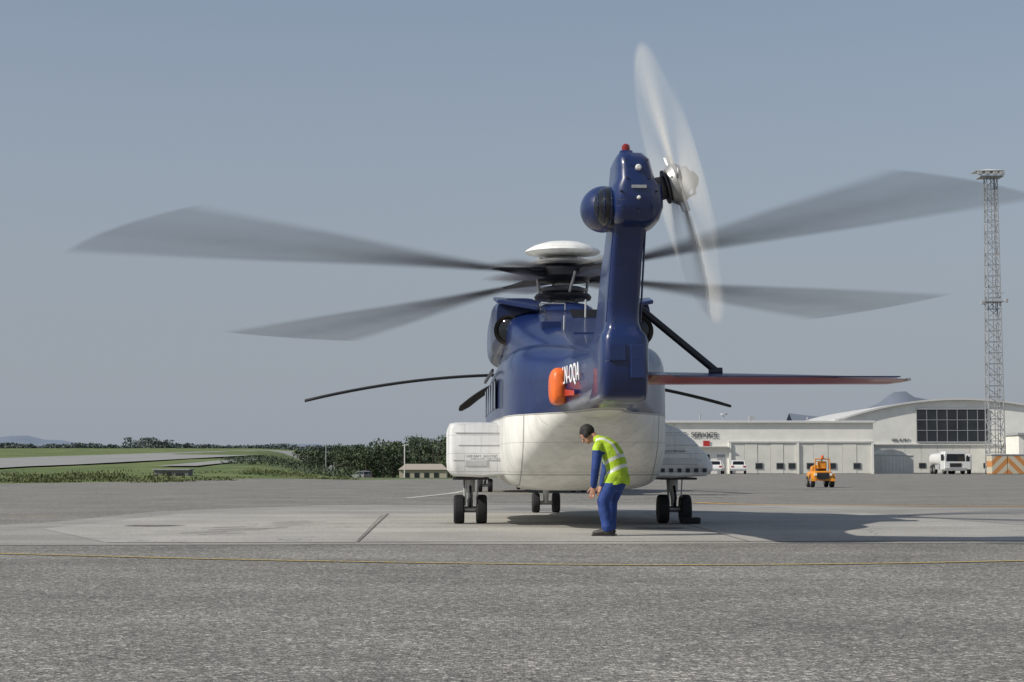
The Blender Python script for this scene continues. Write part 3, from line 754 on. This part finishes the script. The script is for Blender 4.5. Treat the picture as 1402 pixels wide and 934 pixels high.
boxes('door_windows',[(x,x+.75,-.19,-.17,.55,1.15) for x in (26.6,28.9,30.2,32.2,34.6,37.3)],M_WIN,A)
boxes('door_window_frames',[(x-.06,x+.81,-.18,-.165,.49,1.21) for x in (26.6,28.9,30.2,32.2,34.6,37.3)],M_TRIM,A)
boxes('office_windows',[(x,x+.9,-.06,-.004,1.0,2.1) for x in (17.3,19.0,20.7)],M_WIN,A)
box('entrance_door',22.4,23.3,-.06,-.004,0,2.1,M_TRIM,A)
box('canopy',17.0,23.6,-.6,-.004,2.9,3.0,M_ROOF,A)
wtext('service_sign','CHC  SERVICE',.8,(17.4,-.1,4.0),M_TXTK,A)
box('red_logo_board',20.9,21.6,-.12,-.05,3.0,3.6,M_RED,A)
boxes('roof_vents',[(14,15,5,6,5.8,6.3),(27,27.6,8,8.6,5.8,6.5)],M_TRIM,A)
tubes('vent_pipe',[((20.9,3,5.8),(20.9,3,6.6),.08),((33,4,5.8),(33,4,6.3),.1)],M_TRIM,A)
revolve('roof_lamp_dish',[(.45,0),(.4,.12),(.1,.2)],(23.4,2,6.5),M_TRIM,A,n=14)
tubes('lamp_post',[((23.4,2,5.8),(23.4,2,6.5),.06)],M_TRIM,A)
tubes('downpipe',[((10.5+7.2*i,-.1,0),(10.5+7.2*i,-.1,5.5),.05) for i in range(2)],M_ROOF,A)

B=empty('arched_hangar',(0,216,0))
x0,x1,ze,zt=38.4,67.5,6.1,8.6
def arc(x):
    u=(x-(x0+x1)/2)/((x1-x0)/2); return ze+(zt-ze)*(1-u*u)
NA=28; V=[];F=[]
for i in range(NA+1):
    x=x0+(x1-x0)*i/NA
    for y in (0,40): V+= [(x,y,0),(x,y,arc(x))]
for i in range(NA):
    a=i*4;b=(i+1)*4
    F+=[(a,b,b+1,a+1),(a+2,a+3,b+3,b+2),(a+1,b+1,b+3,a+3)]
F+=[(0,1,3,2),(NA*4,NA*4+2,NA*4+3,NA*4+1)]
mobj('walls',V,F,M_WALL,B)
V=[];F=[]
for i in range(NA+1):
    x=x0-.3+(x1-x0+.6)*i/NA; z=arc(min(max(x,x0),x1))
    for y,dz in ((-.5,.02),(-.5,.24),(40.4,.24),(40.4,.02)): V.append((x,y,z+dz))
for i in range(NA):
    a=i*4;b=a+4
    for k in range(4): F.append((a+k,b+k,b+(k+1)%4,a+(k+1)%4))
F+=[(0,1,2,3),(NA*4,NA*4+1,NA*4+2,NA*4+3)]
mobj('arched_roof',V,F,M_ROOF,B)
box('glazed_band',47.8,56.2,-.12,-.004,3.7,7.55,M_WIN,B)
fr=[(47.7,56.3,-.2,-.12,7.5,7.65),(47.7,56.3,-.2,-.12,3.6,3.74),(47.7,56.3,-.18,-.125,5.0,5.06),(47.7,56.3,-.18,-.125,6.25,6.31)]
fr+=[(47.8+1.2*i-.03,47.8+1.2*i+.03,-.16,-.126,3.74,7.5) for i in range(8)]
boxes('window_mullions',fr,M_TRIM,B)
boxes('hangar_doors',[(42.6+1.9*i,44.47+1.9*i,-.1,-.004,.05,3.3) for i in range(9)],M_WALL2,B)
box('door_rail',42.2,60.0,-.3,-.004,3.3,3.45,M_ROOF,B)
wtext('wall_sign','OIL & FLY',.5,(44.8,-.08,3.75),M_TXTK,B)
box('annex',58.2,80,-6,-.5,0,4.4,M_WALL,B)
box('annex_roof',58.0,80.2,-6.3,-.4,4.4,4.65,M_TRIM,B)
boxes('annex_windows',[(58.8+1.5*i,60.0+1.5*i,-6.06,-6.003,1.6,3.7) for i in range(12)],M_WIN,B)
boxes('low_windows',[(44.2+3.8*i,45.0+3.8*i,-.16,-.1,.6,1.2) for i in range(4)],M_WIN,B)

S=empty('storage_shed',(0,206,0))
V=[(40.5,0,0),(45.2,0,0),(45.2,0,2.1),(42.85,0,2.75),(40.5,0,2.1)]; V+=[(x,6,z) for x,y,z in V]
mobj('walls',V,[(0,1,2,3,4),(5,9,8,7,6),(0,4,9,5),(1,6,7,2),(2,7,8,3),(3,8,9,4)],M_WALL2,S)
box('shed_door',41.5,44.2,-.06,-.003,0,1.95,M_WALL,S)
boxes('shed_door_ribs',[(41.6+.4*i,41.64+.4*i,-.09,-.062,.05,1.9) for i in range(7)],M_ROOF,S)
box('shed_roof_edge',40.4,45.3,-.1,-.004,2.0,2.1,M_ROOF,S)

C=empty('low_farm_building',(-14.6,300,-1.5))
V=[(-3.9,0,0),(3.9,0,0),(3.9,0,1.75),(-3.9,0,1.75),(-3.9,5,0),(3.9,5,0),(3.9,5,1.75),(-3.9,5,1.75)]
mobj('walls',V,[(0,1,2,3),(4,7,6,5),(0,3,7,4),(1,5,6,2)],mat('farm_wall',(.42,.38,.3),.8),C)
mobj('roof',[(-4.1,-.3,1.7),(4.1,-.3,1.7),(-3.0,2.5,2.65),(3.0,2.5,2.65),(-4.1,5.3,1.7),(4.1,5.3,1.7)],[(0,1,3,2),(2,3,5,4),(0,2,4),(1,5,3)],mat('farm_roof',(.36,.31,.26),.8),C)
boxes('openings',[(-3+1.6*i,-2.2+1.6*i,-.05,-.003,.3,1.2) for i in range(4)],M_WIN,C)
D=empty('utility_shed',(-21.6,116,.0))
box('walls',-1.1,1.1,0,1.6,-.1,.62,mat('shed_concrete',(.2,.2,.19),.9),D,bevel=.02)
box('roof_slab',-1.2,1.2,-.1,1.7,.62,.7,M_TRIM,D,bevel=.01)
boxes('door',[(-.5,.0,-.03,-.002,0,.5),(.3,.8,-.03,-.002,.15,.45)],M_DARK,D)
P=empty('utility_pole',(-13.5,230,-1.1))
tubes('pole',[((0,0,0),(0,0,4.6),.07)],M_LIGHT,P); tubes('arm',[((-.3,0,4.5),(.5,0,4.6),.05)],M_LIGHT,P)
P=empty('utility_pole',(-30.5,300,2.4)); tubes('pole',[((0,0,-2),(0,0,2.0),.07)],M_TRIM,P); tubes('arm',[((-.5,0,1.8),(.5,0,1.8),.06)],M_TRIM,P)

# ------------------------------------------------------------------ light mast
T=empty('apron_light_mast',(50.2,190,0))
Hm=31.0; seg=[];n=27
def wd(z): return .82-.28*z/Hm
for i in range(n):
    za=Hm*i/n; zb=Hm*(i+1)/n; a=wd(za); b=wd(zb)
    ca=[(-a,-a),(a,-a),(a,a),(-a,a)]; cb=[(-b,-b),(b,-b),(b,b),(-b,b)]
    for k in range(4):
        k2=(k+1)%4
        seg.append(((*ca[k],za),(*cb[k],zb),.065))
        seg.append(((*cb[k],zb),(*cb[k2],zb),.035))
        if i%2: seg.append(((*ca[k],za),(*cb[k2],zb),.035))
        else: seg.append(((*ca[k2],za),(*cb[k],zb),.035))
M_MAST=mat('galvanised_steel',(.3,.31,.32),.6,metal=.2)
tubes('lattice',seg,M_MAST,T,n=5)
tubes('ladder',[((0,-.1,0),(0,-.1,Hm),.05),((.3,-.1,0),(.3,-.1,Hm),.05)],M_MAST,T,n=5)
boxes('platforms',[(-1.0,1.0,-.9,.9,17.9,18.0),(-1.3,1.1,-1.0,1.0,Hm,Hm+.12)],M_MAST,T)
fl=[]
for x in (-1.4,-.6,.2,.9):
    fl.append((x-.25,x+.25,-1.3,-1.05,Hm+.15,Hm+.5))
fl+=[(-1.5,-1.1,-1.2,-.9,17.6,18.0),(1.0,1.3,-1.2,-.9,17.8,18.2)]
boxes('floodlights',fl,M_TRIM,T,bevel=.04)
tubes('rails',[((-1.0,-.9,18.8),(1.0,-.9,18.8),.03)],M_MAST,T)
V=[(-1.8,-1.3,Hm+.58),(1.2,-1.3,Hm+.62),(1.2,1.2,Hm+.66),(-1.8,1.2,Hm+.62),(-.3,0,Hm+.95)]
mobj('head_cover',V,[(0,1,4),(1,2,4),(2,3,4),(3,0,4),(0,3,2,1)],M_LIGHT,T)

m,nt,b=newmat('hazard_stripes');N=nt.nodes;L=nt.links
tc=N.new('ShaderNodeTexCoord'); sp=N.new('ShaderNodeSeparateXYZ'); L.new(tc.outputs['Object'],sp.inputs[0])
ab=N.new('ShaderNodeMath'); ab.operation='ABSOLUTE'; L.new(sp.outputs['X'],ab.inputs[0])
ad=N.new('ShaderNodeMath'); ad.operation='ADD'; L.new(ab.outputs[0],ad.inputs[0]); L.new(sp.outputs['Z'],ad.inputs[1])
md=N.new('ShaderNodeMath'); md.operation='MODULO'; md.inputs[1].default_value=1.2; L.new(ad.outputs[0],md.inputs[0])
gt=N.new('ShaderNodeMath'); gt.operation='GREATER_THAN'; gt.inputs[1].default_value=.6; L.new(md.outputs[0],gt.inputs[0])
mx=N.new('ShaderNodeMix'); mx.data_type='RGBA'; mx.inputs[6].default_value=(.5,.22,.07,1); mx.inputs[7].default_value=(.5,.46,.36,1); L.new(gt.outputs[0],mx.inputs[0]); L.new(mx.outputs[2],b.inputs['Base Color'])
K=empty('striped_mast_barrier',(49.6,184,0))
boxes('striped_blocks',[(-1.65,-.02,-1,1,.05,1.9),(.02,1.65,-1,1,.05,1.9)],m,K,bevel=.05)
box('cap',-1.7,1.7,-1.05,1.05,1.9,2.05,M_TRIM,K,bevel=.03)

# ------------------------------------------------------------------ vehicles
def vwheel(x,y,r,w,parent,nm='wheel'):
    revolve(nm,[(r*.5,-w/2),(r*.9,-w/2),(r,-w*.3),(r,w*.3),(r*.9,w/2),(r*.5,w/2)],(x,y,r),M_BLK,parent,n=22,axis='X')
    revolve(nm+'_hub',[(r*.15,-w*.55),(r*.5,-w*.5),(r*.5,w*.5),(r*.15,w*.55)],(x,y,r),M_STEEL,parent,n=16,axis='X')
M_CARW=mat('car_white',(.7,.7,.69),.3,coat=.5,var=.03)
M_CARG=mat('car_grey',(.2,.21,.22),.3,coat=.5,var=.03)
M_LAMP=mat('lamp_lens',(.35,.02,.02),.2)
def car(loc,rz,body):
    c=empty('parked_car',loc,rz)
    prof=[(-2.1,.35),(-2.15,.7),(-2.05,.95),(-1.75,1.4),(-1.3,1.48),(.2,1.46),(.95,.98),(1.95,.82),(2.15,.6),(2.1,.32)]
    rings=[]
    for (x,k) in ((-.82,.94),(-.78,1),(.78,1),(.82,.94)):
        rings.append([Vector((x*(.84 if z>1.1 else 1),y*k,z)) for y,z in prof])
    loft('body',rings,body,c,smooth=True,auto=30)
    mobj('rear_window',[(-.6,-2.04,1.0),(.6,-2.04,1.0),(.55,-1.84,1.36),(-.55,-1.84,1.36)],[(0,1,2,3)],M_GLASS,c)
    mobj('windscreen',[(-.6,.98,1.0),(.6,.98,1.0),(.54,.32,1.42),(-.54,.32,1.42)],[(0,1,2,3)],M_GLASS,c)
    for s in (-1,1):
        mobj('side_window',[(s*.83,-1.75,1.0),(s*.83,.75,1.0),(s*.72,.15,1.38),(s*.72,-1.5,1.38)],[(0,1,2,3)],M_GLASS,c)
        for y in (-1.35,1.35): vwheel(s*.74,y,.31,.2,c)
        box('tail_lamp',min(s*.5,s*.76),max(s*.5,s*.76),-2.18,-2.08,.72,.88,M_LAMP,c,bevel=.01)
    box('bumper',-.8,.8,-2.2,-2.05,.35,.55,M_TRIM,c,bevel=.02)
    return c
car((21.8,196,0),R(-10),M_CARW); car((24.2,196,0),R(-6),M_CARW)
car((-23.9,290,-1.45),R(35),M_CARG)

tk=empty('tanker_truck',(45.7,192,0),R(2))
prof=[(-1.15,.5),(-1.15,2.1),(-1.05,2.35),(1.05,2.35),(1.15,2.1),(1.15,.5)]
loft('cab',[[Vector((x*.96,y,z)) for x,z in prof] if y<-2.9 else [Vector((x,y,z)) for x,z in prof] for y in (-3.0,-2.85,-1.3)],M_CARW,tk,smooth=False)
mobj('windscreen',[(-.98,-3.02,1.35),(.98,-3.02,1.35),(.92,-3.02,2.1),(-.92,-3.02,2.1)],[(0,1,2,3)],M_GLASS,tk)
box('grille',-.6,.6,-3.05,-3.0,.75,1.15,M_DARK,tk); box('bumper',-1.15,1.15,-3.15,-2.9,.35,.65,M_TRIM,tk,bevel=.03)
boxes('headlamps',[(-1.0,-.7,-3.17,-3.1,.68,.85),(.7,1.0,-3.17,-3.1,.68,.85)],M_HUB,tk)
boxes('side_windows',[(-1.17,-1.152,-2.7,-1.7,1.4,2.05),(1.152,1.17,-2.7,-1.7,1.4,2.05)],M_GLASS,tk)
loft('tank',[sring(y,0,1.1*k,1.55-.72*k,1.55+.72*k,2.6,28) for y,k in ((-1.2,.85),(-1.1,1),(3.2,1),(3.35,.85))],M_LIGHT,tk,auto=40)
box('chassis',-.5,.5,-2.8,3.3,.5,.8,M_DARK,tk)
for y in (-2.2,1.4,2.6):
    for s in (-1,1): vwheel(s*.95,y,.48,.3,tk)
boxes('equipment_lockers',[(-1.15,-.55,-.9,.7,.5,1.0),(.55,1.15,-.9,.7,.5,1.0)],M_TRIM,tk,bevel=.02)
for s in (-1,1): box('mirror',min(s*1.2,s*1.35),max(s*1.2,s*1.35),-2.95,-2.85,1.5,1.95,M_DARK,tk)
tk2=empty('baggage_van',(48.3,197,0),R(-10))
box('body',-1.0,1.0,-2,2,.35,2.1,M_LIGHT,tk2,bevel=.12); box('rear_glass',-.8,.8,-2.02,-1.99,1.35,1.85,M_GLASS,tk2)
for s in (-1,1):
    for y in (-1.3,1.3): vwheel(s*.85,y,.34,.22,tk2)
box('rear_bumper',-.95,.95,-2.1,-2.0,.35,.5,M_DARK,tk2)

M_TUG=mat('tug_orange',(.7,.27,.02),.5,coat=.15,var=.2)
g=empty('tow_tractor',(13.1,78,0),R(0))
loft('chassis',[sring(y,0,.42*k,.28,.28+.42*k,3.5,28) for y,k in ((-.9,.9),(-.8,1),(.8,1),(.95,.85))],M_TUG,g,auto=45)
loft('engine_hood',[sring(y,0,.3*k,.6,.6+.36*k,3,24) for y,k in ((.1,.95),(.2,1),(.8,.9),(.9,.7))],M_TUG,g,auto=45)
box('radiator_grille',-.26,.26,-.95,-.88,.36,.62,M_DARK,g,bevel=.02)
box('seat_base',-.2,.2,-.6,-.2,.68,.82,M_BLK,g,bevel=.04); box('seat_back',-.2,.2,-.68,-.6,.78,1.1,M_TUG,g,bevel=.04)
tubes('steering_column',[((0,.12,.9),(0,-.1,1.1),.025)],M_DARK,g)
revolve('steering_wheel',[(.13,-.01),(.17,-.01),(.17,.015),(.13,.015)],(0,-.1,1.1),M_DARK,g,n=18)
tubes('roll_frame',[((-.33,-.78,.65),(-.3,-.74,1.2),.025),((.33,-.78,.65),(.3,-.74,1.2),.025),((-.3,-.74,1.2),(.3,-.74,1.2),.025)],M_TUG,g,n=8)
tubes('exhaust_stack',[((.2,.6,.9),(.2,.6,1.25),.03)],M_DARK,g)
revolve('beacon',[(.06,0),(.06,.1),(.03,.14)],(0,-.74,1.22),M_ORNG,g,n=12)
for s in (-1,1):
    vwheel(s*.41,-.6,.27,.17,g); vwheel(s*.38,.6,.24,.15,g)
    loft('mudguard',[[Vector((s*.41+dx,-.6+.33*math.cos(t),.27+.33*math.sin(t))) for t in [math.pi*k/8 for k in range(9)]]+[Vector((s*.41+dx,-.6+.29*math.cos(t),.27+.29*math.sin(t))) for t in [math.pi*k/8 for k in range(8,-1,-1)]] for dx in (-.1,.1)],M_TUG,g,smooth=False)
    box('lamp',s*.32-.05,s*.32+.05,-.98,-.9,.5,.6,M_HUB,g)
box('tow_hitch',-.08,.08,-1.1,-.9,.34,.42,M_DARK,g)

# ------------------------------------------------------------------ ground crew worker
M_COV=mat('coverall_blue',(.012,.042,.19),.75,var=.25,scale=9,bump=.6,bscale=14)
M_VEST=mat('hi_vis_vest',(.36,.53,.02),.7,var=.22,scale=10,bump=.8,bscale=14)
M_REFL=mat('reflective_tape',(.6,.62,.58),.35)
M_SKIN=mat('skin',(.40,.21,.14),.55,var=.06)
M_HAIR=mat('dark_hair',(.012,.01,.009),.7,bump=.4)
M_BOOT=mat('boot_leather',(.03,.026,.022),.6)
def remeshed(name,V,F,vox,mats,parent,pick=None,smooth_it=4):
    me=bpy.data.meshes.new('tmp'); me.from_pydata([tuple(v) for v in V],[],F)
    bm=bmesh.new(); bm.from_mesh(me); bmesh.ops.recalc_face_normals(bm,faces=bm.faces); bm.to_mesh(me); bm.free()
    o=bpy.data.objects.new('tmp',me); COL.objects.link(o)
    r=o.modifiers.new('r','REMESH'); r.mode='VOXEL'; r.voxel_size=vox
    s=o.modifiers.new('s','SMOOTH'); s.iterations=smooth_it; s.factor=.5
    dg=bpy.context.evaluated_depsgraph_get(); dg.update()
    ev=o.evaluated_get(dg); m2=bpy.data.meshes.new_from_object(ev)
    bpy.data.objects.remove(o)
    m2.name=name; m2.materials.clear()
    for m in mats: m2.materials.append(m)
    for p in m2.polygons:
        p.use_smooth=True
        p.material_index = pick(p.center) if pick else 0
    ob=bpy.data.objects.new(name,m2); ob.parent=parent; COL.objects.link(ob); return ob

def make_worker(loc,rz):
    Wk=empty('ground_crew_worker',loc,rz)
    V=[];F=[]
    sd=(0,1,0)
    addtube(V,F,[(.135,0,.70),(.15,0,.80),(.135,0,.92),(.095,0,1.04),(.03,0,1.15),(-.05,0,1.225),(-.11,0,1.265)],
            [(.155,.13),(.175,.145),(.17,.14),(.185,.145),(.195,.135),(.17,.105),(.10,.07)],side=sd,n=24)
    addtube(V,F,[(-.10,0,1.26),(-.21,0,1.30)],[.066,.056],n=14)
    addtube(V,F,[(-.055,-.185,1.175),(-.065,0,1.21),(-.055,.185,1.175)],[.072,.09,.072],side=(0,0,1),n=14)
    legs={-1:[(.135,-.1,.76),(-.01,-.13,.45),(.05,-.12,.12)], 1:[(.135,.1,.76),(.02,.12,.45),(.0,.13,.12)]}
    for s,(a,b,c) in legs.items():
        a,b,c=Vector(a),Vector(b),Vector(c)
        addtube(V,F,[a,a.lerp(b,.5),b,b.lerp(c,.35),b.lerp(c,.8),c],[.115,.102,.083,.082,.078,.084],side=sd,n=18)
    arms={-1:[(-.055,-.2,1.16),(-.07,-.255,.89),(-.11,-.215,.67)], 1:[(-.06,.2,1.16),(-.10,.245,.90),(-.13,.19,.68)]}
    for s,(a,b,c) in arms.items():
        a,b,c=Vector(a),Vector(b),Vector(c)
        addtube(V,F,[a,a.lerp(b,.5),b,b.lerp(c,.5),c],[.074,.066,.058,.053,.046],side=sd,n=16)
    tA=Vector((.16,0,.76)); tB=Vector((-.10,0,1.26)); ax=(tB-tA); Lt=ax.length; ax.normalize()
    def pick(c):
        t=(c-tA).dot(ax)/Lt
        on_arm=False
        for s,(a,b,cc) in arms.items():
            a,b=Vector(a),Vector(b)
            u=max(0,min(1,(c-a).dot(b-a)/(b-a).length_squared))
            if abs(c.y)>.18 and u>.16 and (c-(a+(b-a)*u)).length<.1: on_arm=True
            cc=Vector(cc); u2=max(0,min(1,(c-b).dot(cc-b)/(cc-b).length_squared))
            if (c-(b+(cc-b)*u2)).length<.075 and u2>0.02: on_arm=True
        if on_arm: return 0
        if c.x<-.17 and c.z>1.23: return 3
        if c.z<.70: return 0
        if (.14<t<.22) or (.38<t<.46): return 2
        if t>.46 and .09<abs(c.y)<.135: return 2
        return 1
    remeshed('body',V,F,.011,[M_COV,M_VEST,M_REFL,M_SKIN],Wk,pick,4)
    rg=[]
    for (cx_,cz_,ra,rb) in ((.148,.80,.186,.155),(.145,.74,.196,.165),(.138,.685,.203,.172)):
        rg.append([Vector((cx_+rb*math.sin(t)*(1+.03*math.sin(5*t)),ra*math.cos(t)*(1+.03*math.sin(7*t)),cz_+.012*math.sin(6*t))) for t in [2*math.pi*k/36 for k in range(36)]])
    loft('vest_hem',rg,M_VEST,Wk,caps=False)
    hc=Vector((-.27,0,1.345)); tilt=Matrix.Rotation(R(-48),3,'Y')
    V=[];F=[]
    def H_(x,y,z): return hc+tilt@Vector((x,y,z))
    addellip(V,F,H_(0,0,.015),(.098,.078,.108),24,16,tilt)
    addellip(V,F,H_(-.03,0,-.055),(.065,.058,.062),20,12,tilt)
    addellip(V,F,H_(-.075,0,-.085),(.024,.03,.02),12,8,tilt)
    addtube(V,F,[H_(-.09,0,.02),H_(-.118,0,-.025)],[.011,.016],n=10)
    addellip(V,F,H_(-.085,0,.03),(.018,.05,.012),12,8,tilt)
    addellip(V,F,H_(-.09,0,-.058),(.014,.026,.011),12,8,tilt)
    for s in (-1,1): addellip(V,F,H_(.01,s*.08,-.01),(.02,.012,.032),12,8,tilt)
    addtube(V,F,[H_(.03,0,-.06),hc+Vector((.12,0,-.07))],[.055,.06],n=14)
    Mi=tilt.transposed()
    def pickh(c):
        q=Mi@(c-hc)
        if q.z>.055 or (q.x>.015 and q.z>-.05) : return 1
        return 0
    remeshed('head',V,F,.007,[M_SKIN,M_HAIR],Wk,pickh,2)
    for s in (-1,1):
        ellip('eye',H_(-.086,s*.03,.008),(.01,.012,.008),M_TXTW,Wk,12,8)
        ellip('pupil',H_(-.095,s*.03,.008),(.004,.006,.006),M_BLK,Wk,10,6)
        tubes('eyebrow',[(H_(-.1,s*.014,.036),H_(-.09,s*.048,.034),.005)],M_HAIR,Wk)
        ellip('ear_defender_cup',H_(.004,s*.096,-.008),(.042,.028,.05),M_BLK,Wk,16,10)
    tubes('mouth',[(H_(-.103,-.018,-.058),H_(-.103,.018,-.058),.0035)],mat('lip',(.3,.1,.08),.5),Wk)
    band=[H_(.008,.098*math.cos(t),.01+.118*math.sin(t)) for t in [math.pi*k/12 for k in range(13)]]
    tube('headset_band',band,[.009]*13,M_BLK,Wk,n=8)
    V=[];F=[]
    addellip(V,F,H_(.02,0,.03),(.103,.087,.102),24,14,tilt)
    mobj('hair',V,F,M_HAIR,Wk,smooth=True)
    def hand(wr,d,curl,s,nm):
        V=[];F=[]; wr=Vector(wr); d=Vector(d).normalized(); side=Vector((1,0,0)) if abs(d.x)<.8 else Vector((0,0,1))
        a=(side-d*side.dot(d)).normalized(); b=d.cross(a)
        addtube(V,F,[wr-d*.03,wr+d*.02,wr+d*.085],[(.026,.02),(.036,.016),(.042,.014)],side=a,n=14)
        for k,(o,l) in enumerate(((-.031,.062),(-.011,.075),(.011,.07),(.03,.054))):
            p=wr+d*.085+a*o; cb=b*curl
            p1=p+d*l*.45+cb*l*.12; p2=p1+d*l*.3+cb*l*.3; p3=p2+d*l*.12+cb*l*.35
            addtube(V,F,[p-d*.01,p1,p2,p3],[.0095,.009,.008,.007],n=8)
        q=wr+d*.025-a*.028
        addtube(V,F,[q,q-a*.028+d*.03,q-a*.035+d*.058+b*curl*.01],[.013,.011,.009],n=8)
        remeshed(nm,V,F,.0045,[M_SKIN],Wk,None,1)
    hand((-.115,-.21,.645),(-.2,.1,-1),1,-1,'left_hand')
    hand((-.137,.185,.655),(-.25,-.1,-1),-1,1,'right_hand')
    for s,(x,y) in ((-1,(.04,-.12)),(1,(-.01,.13))):
        V=[];F=[]
        addtube(V,F,[(x+.045,y,.055),(x-.02,y,.06),(x-.12,y,.045),(x-.175,y,.038)],[(.042,.05),(.045,.052),(.048,.038),(.038,.03)],side=sd,n=16)
        addtube(V,F,[(x+.012,y,.05),(x+.012,y,.16)],[.05,.056],n=16)
        V=[Vector((v[0],v[1],max(v[2],.012))) for v in V]
        remeshed('boot',V,F,.009,[M_BOOT],Wk,None,2)
        box('boot_sole',x-.205,x+.09,y-.048,y+.048,.0,.02,M_BLK,Wk,bevel=.008)
    return Wk
make_worker((1.26,24.3,.008),R(-22))

# ------------------------------------------------------------------ light, sky
EL=R(36); toward=Vector((-.935,-.355,0)).normalized()*math.cos(EL)+Vector((0,0,math.sin(EL)))
sun=bpy.data.lights.new('sun','SUN'); sun.energy=4.3; sun.angle=R(.55); sun.color=(1,.95,.87)
so=bpy.data.objects.new('sun',sun); so.rotation_euler=toward.to_track_quat('Z','Y').to_euler(); so.location=(-20,-10,30); COL.objects.link(so)
w=bpy.data.worlds.new('World'); scene.world=w; w.use_nodes=True; nt=w.node_tree; N=nt.nodes; L=nt.links
bg=N['Background']; sk=N.new('ShaderNodeTexSky'); sk.sky_type='NISHITA'; sk.sun_disc=False
sk.sun_elevation=EL; sk.sun_rotation=math.atan2(toward.x,toward.y); sk.air_density=1.0; sk.dust_density=1.2; sk.ozone_density=2.0
hs=N.new('ShaderNodeHueSaturation'); hs.inputs['Saturation'].default_value=.88
L.new(sk.outputs[0],hs.inputs['Color'])
tc=N.new('ShaderNodeTexCoord'); sp=N.new('ShaderNodeSeparateXYZ'); L.new(tc.outputs['Generated'],sp.inputs[0])
mr=N.new('ShaderNodeMapRange'); mr.interpolation_type='SMOOTHSTEP'; mr.inputs[1].default_value=-.02; mr.inputs[2].default_value=.34; mr.inputs[3].default_value=.95; mr.inputs[4].default_value=.3
L.new(sp.outputs['Z'],mr.inputs[0])
mx=N.new('ShaderNodeMix'); mx.data_type='RGBA'; mx.inputs[7].default_value=(3.15,3.5,4.05,1)
L.new(mr.outputs[0],mx.inputs[0]); L.new(hs.outputs[0],mx.inputs[6])
L.new(mx.outputs[2],bg.inputs[0]); bg.inputs[1].default_value=.1

cam=bpy.data.cameras.new('camera'); cam.sensor_width=36; cam.lens=64.2; cam.clip_start=.1; cam.clip_end=12000
co=bpy.data.objects.new('camera',cam); co.location=(0,0,.94); co.rotation_euler=(R(90+3.89),0,0); COL.objects.link(co); scene.camera=co
scene.view_settings.view_transform='Standard'; scene.view_settings.look='None'; scene.view_settings.exposure=0; scene.view_settings.gamma=1
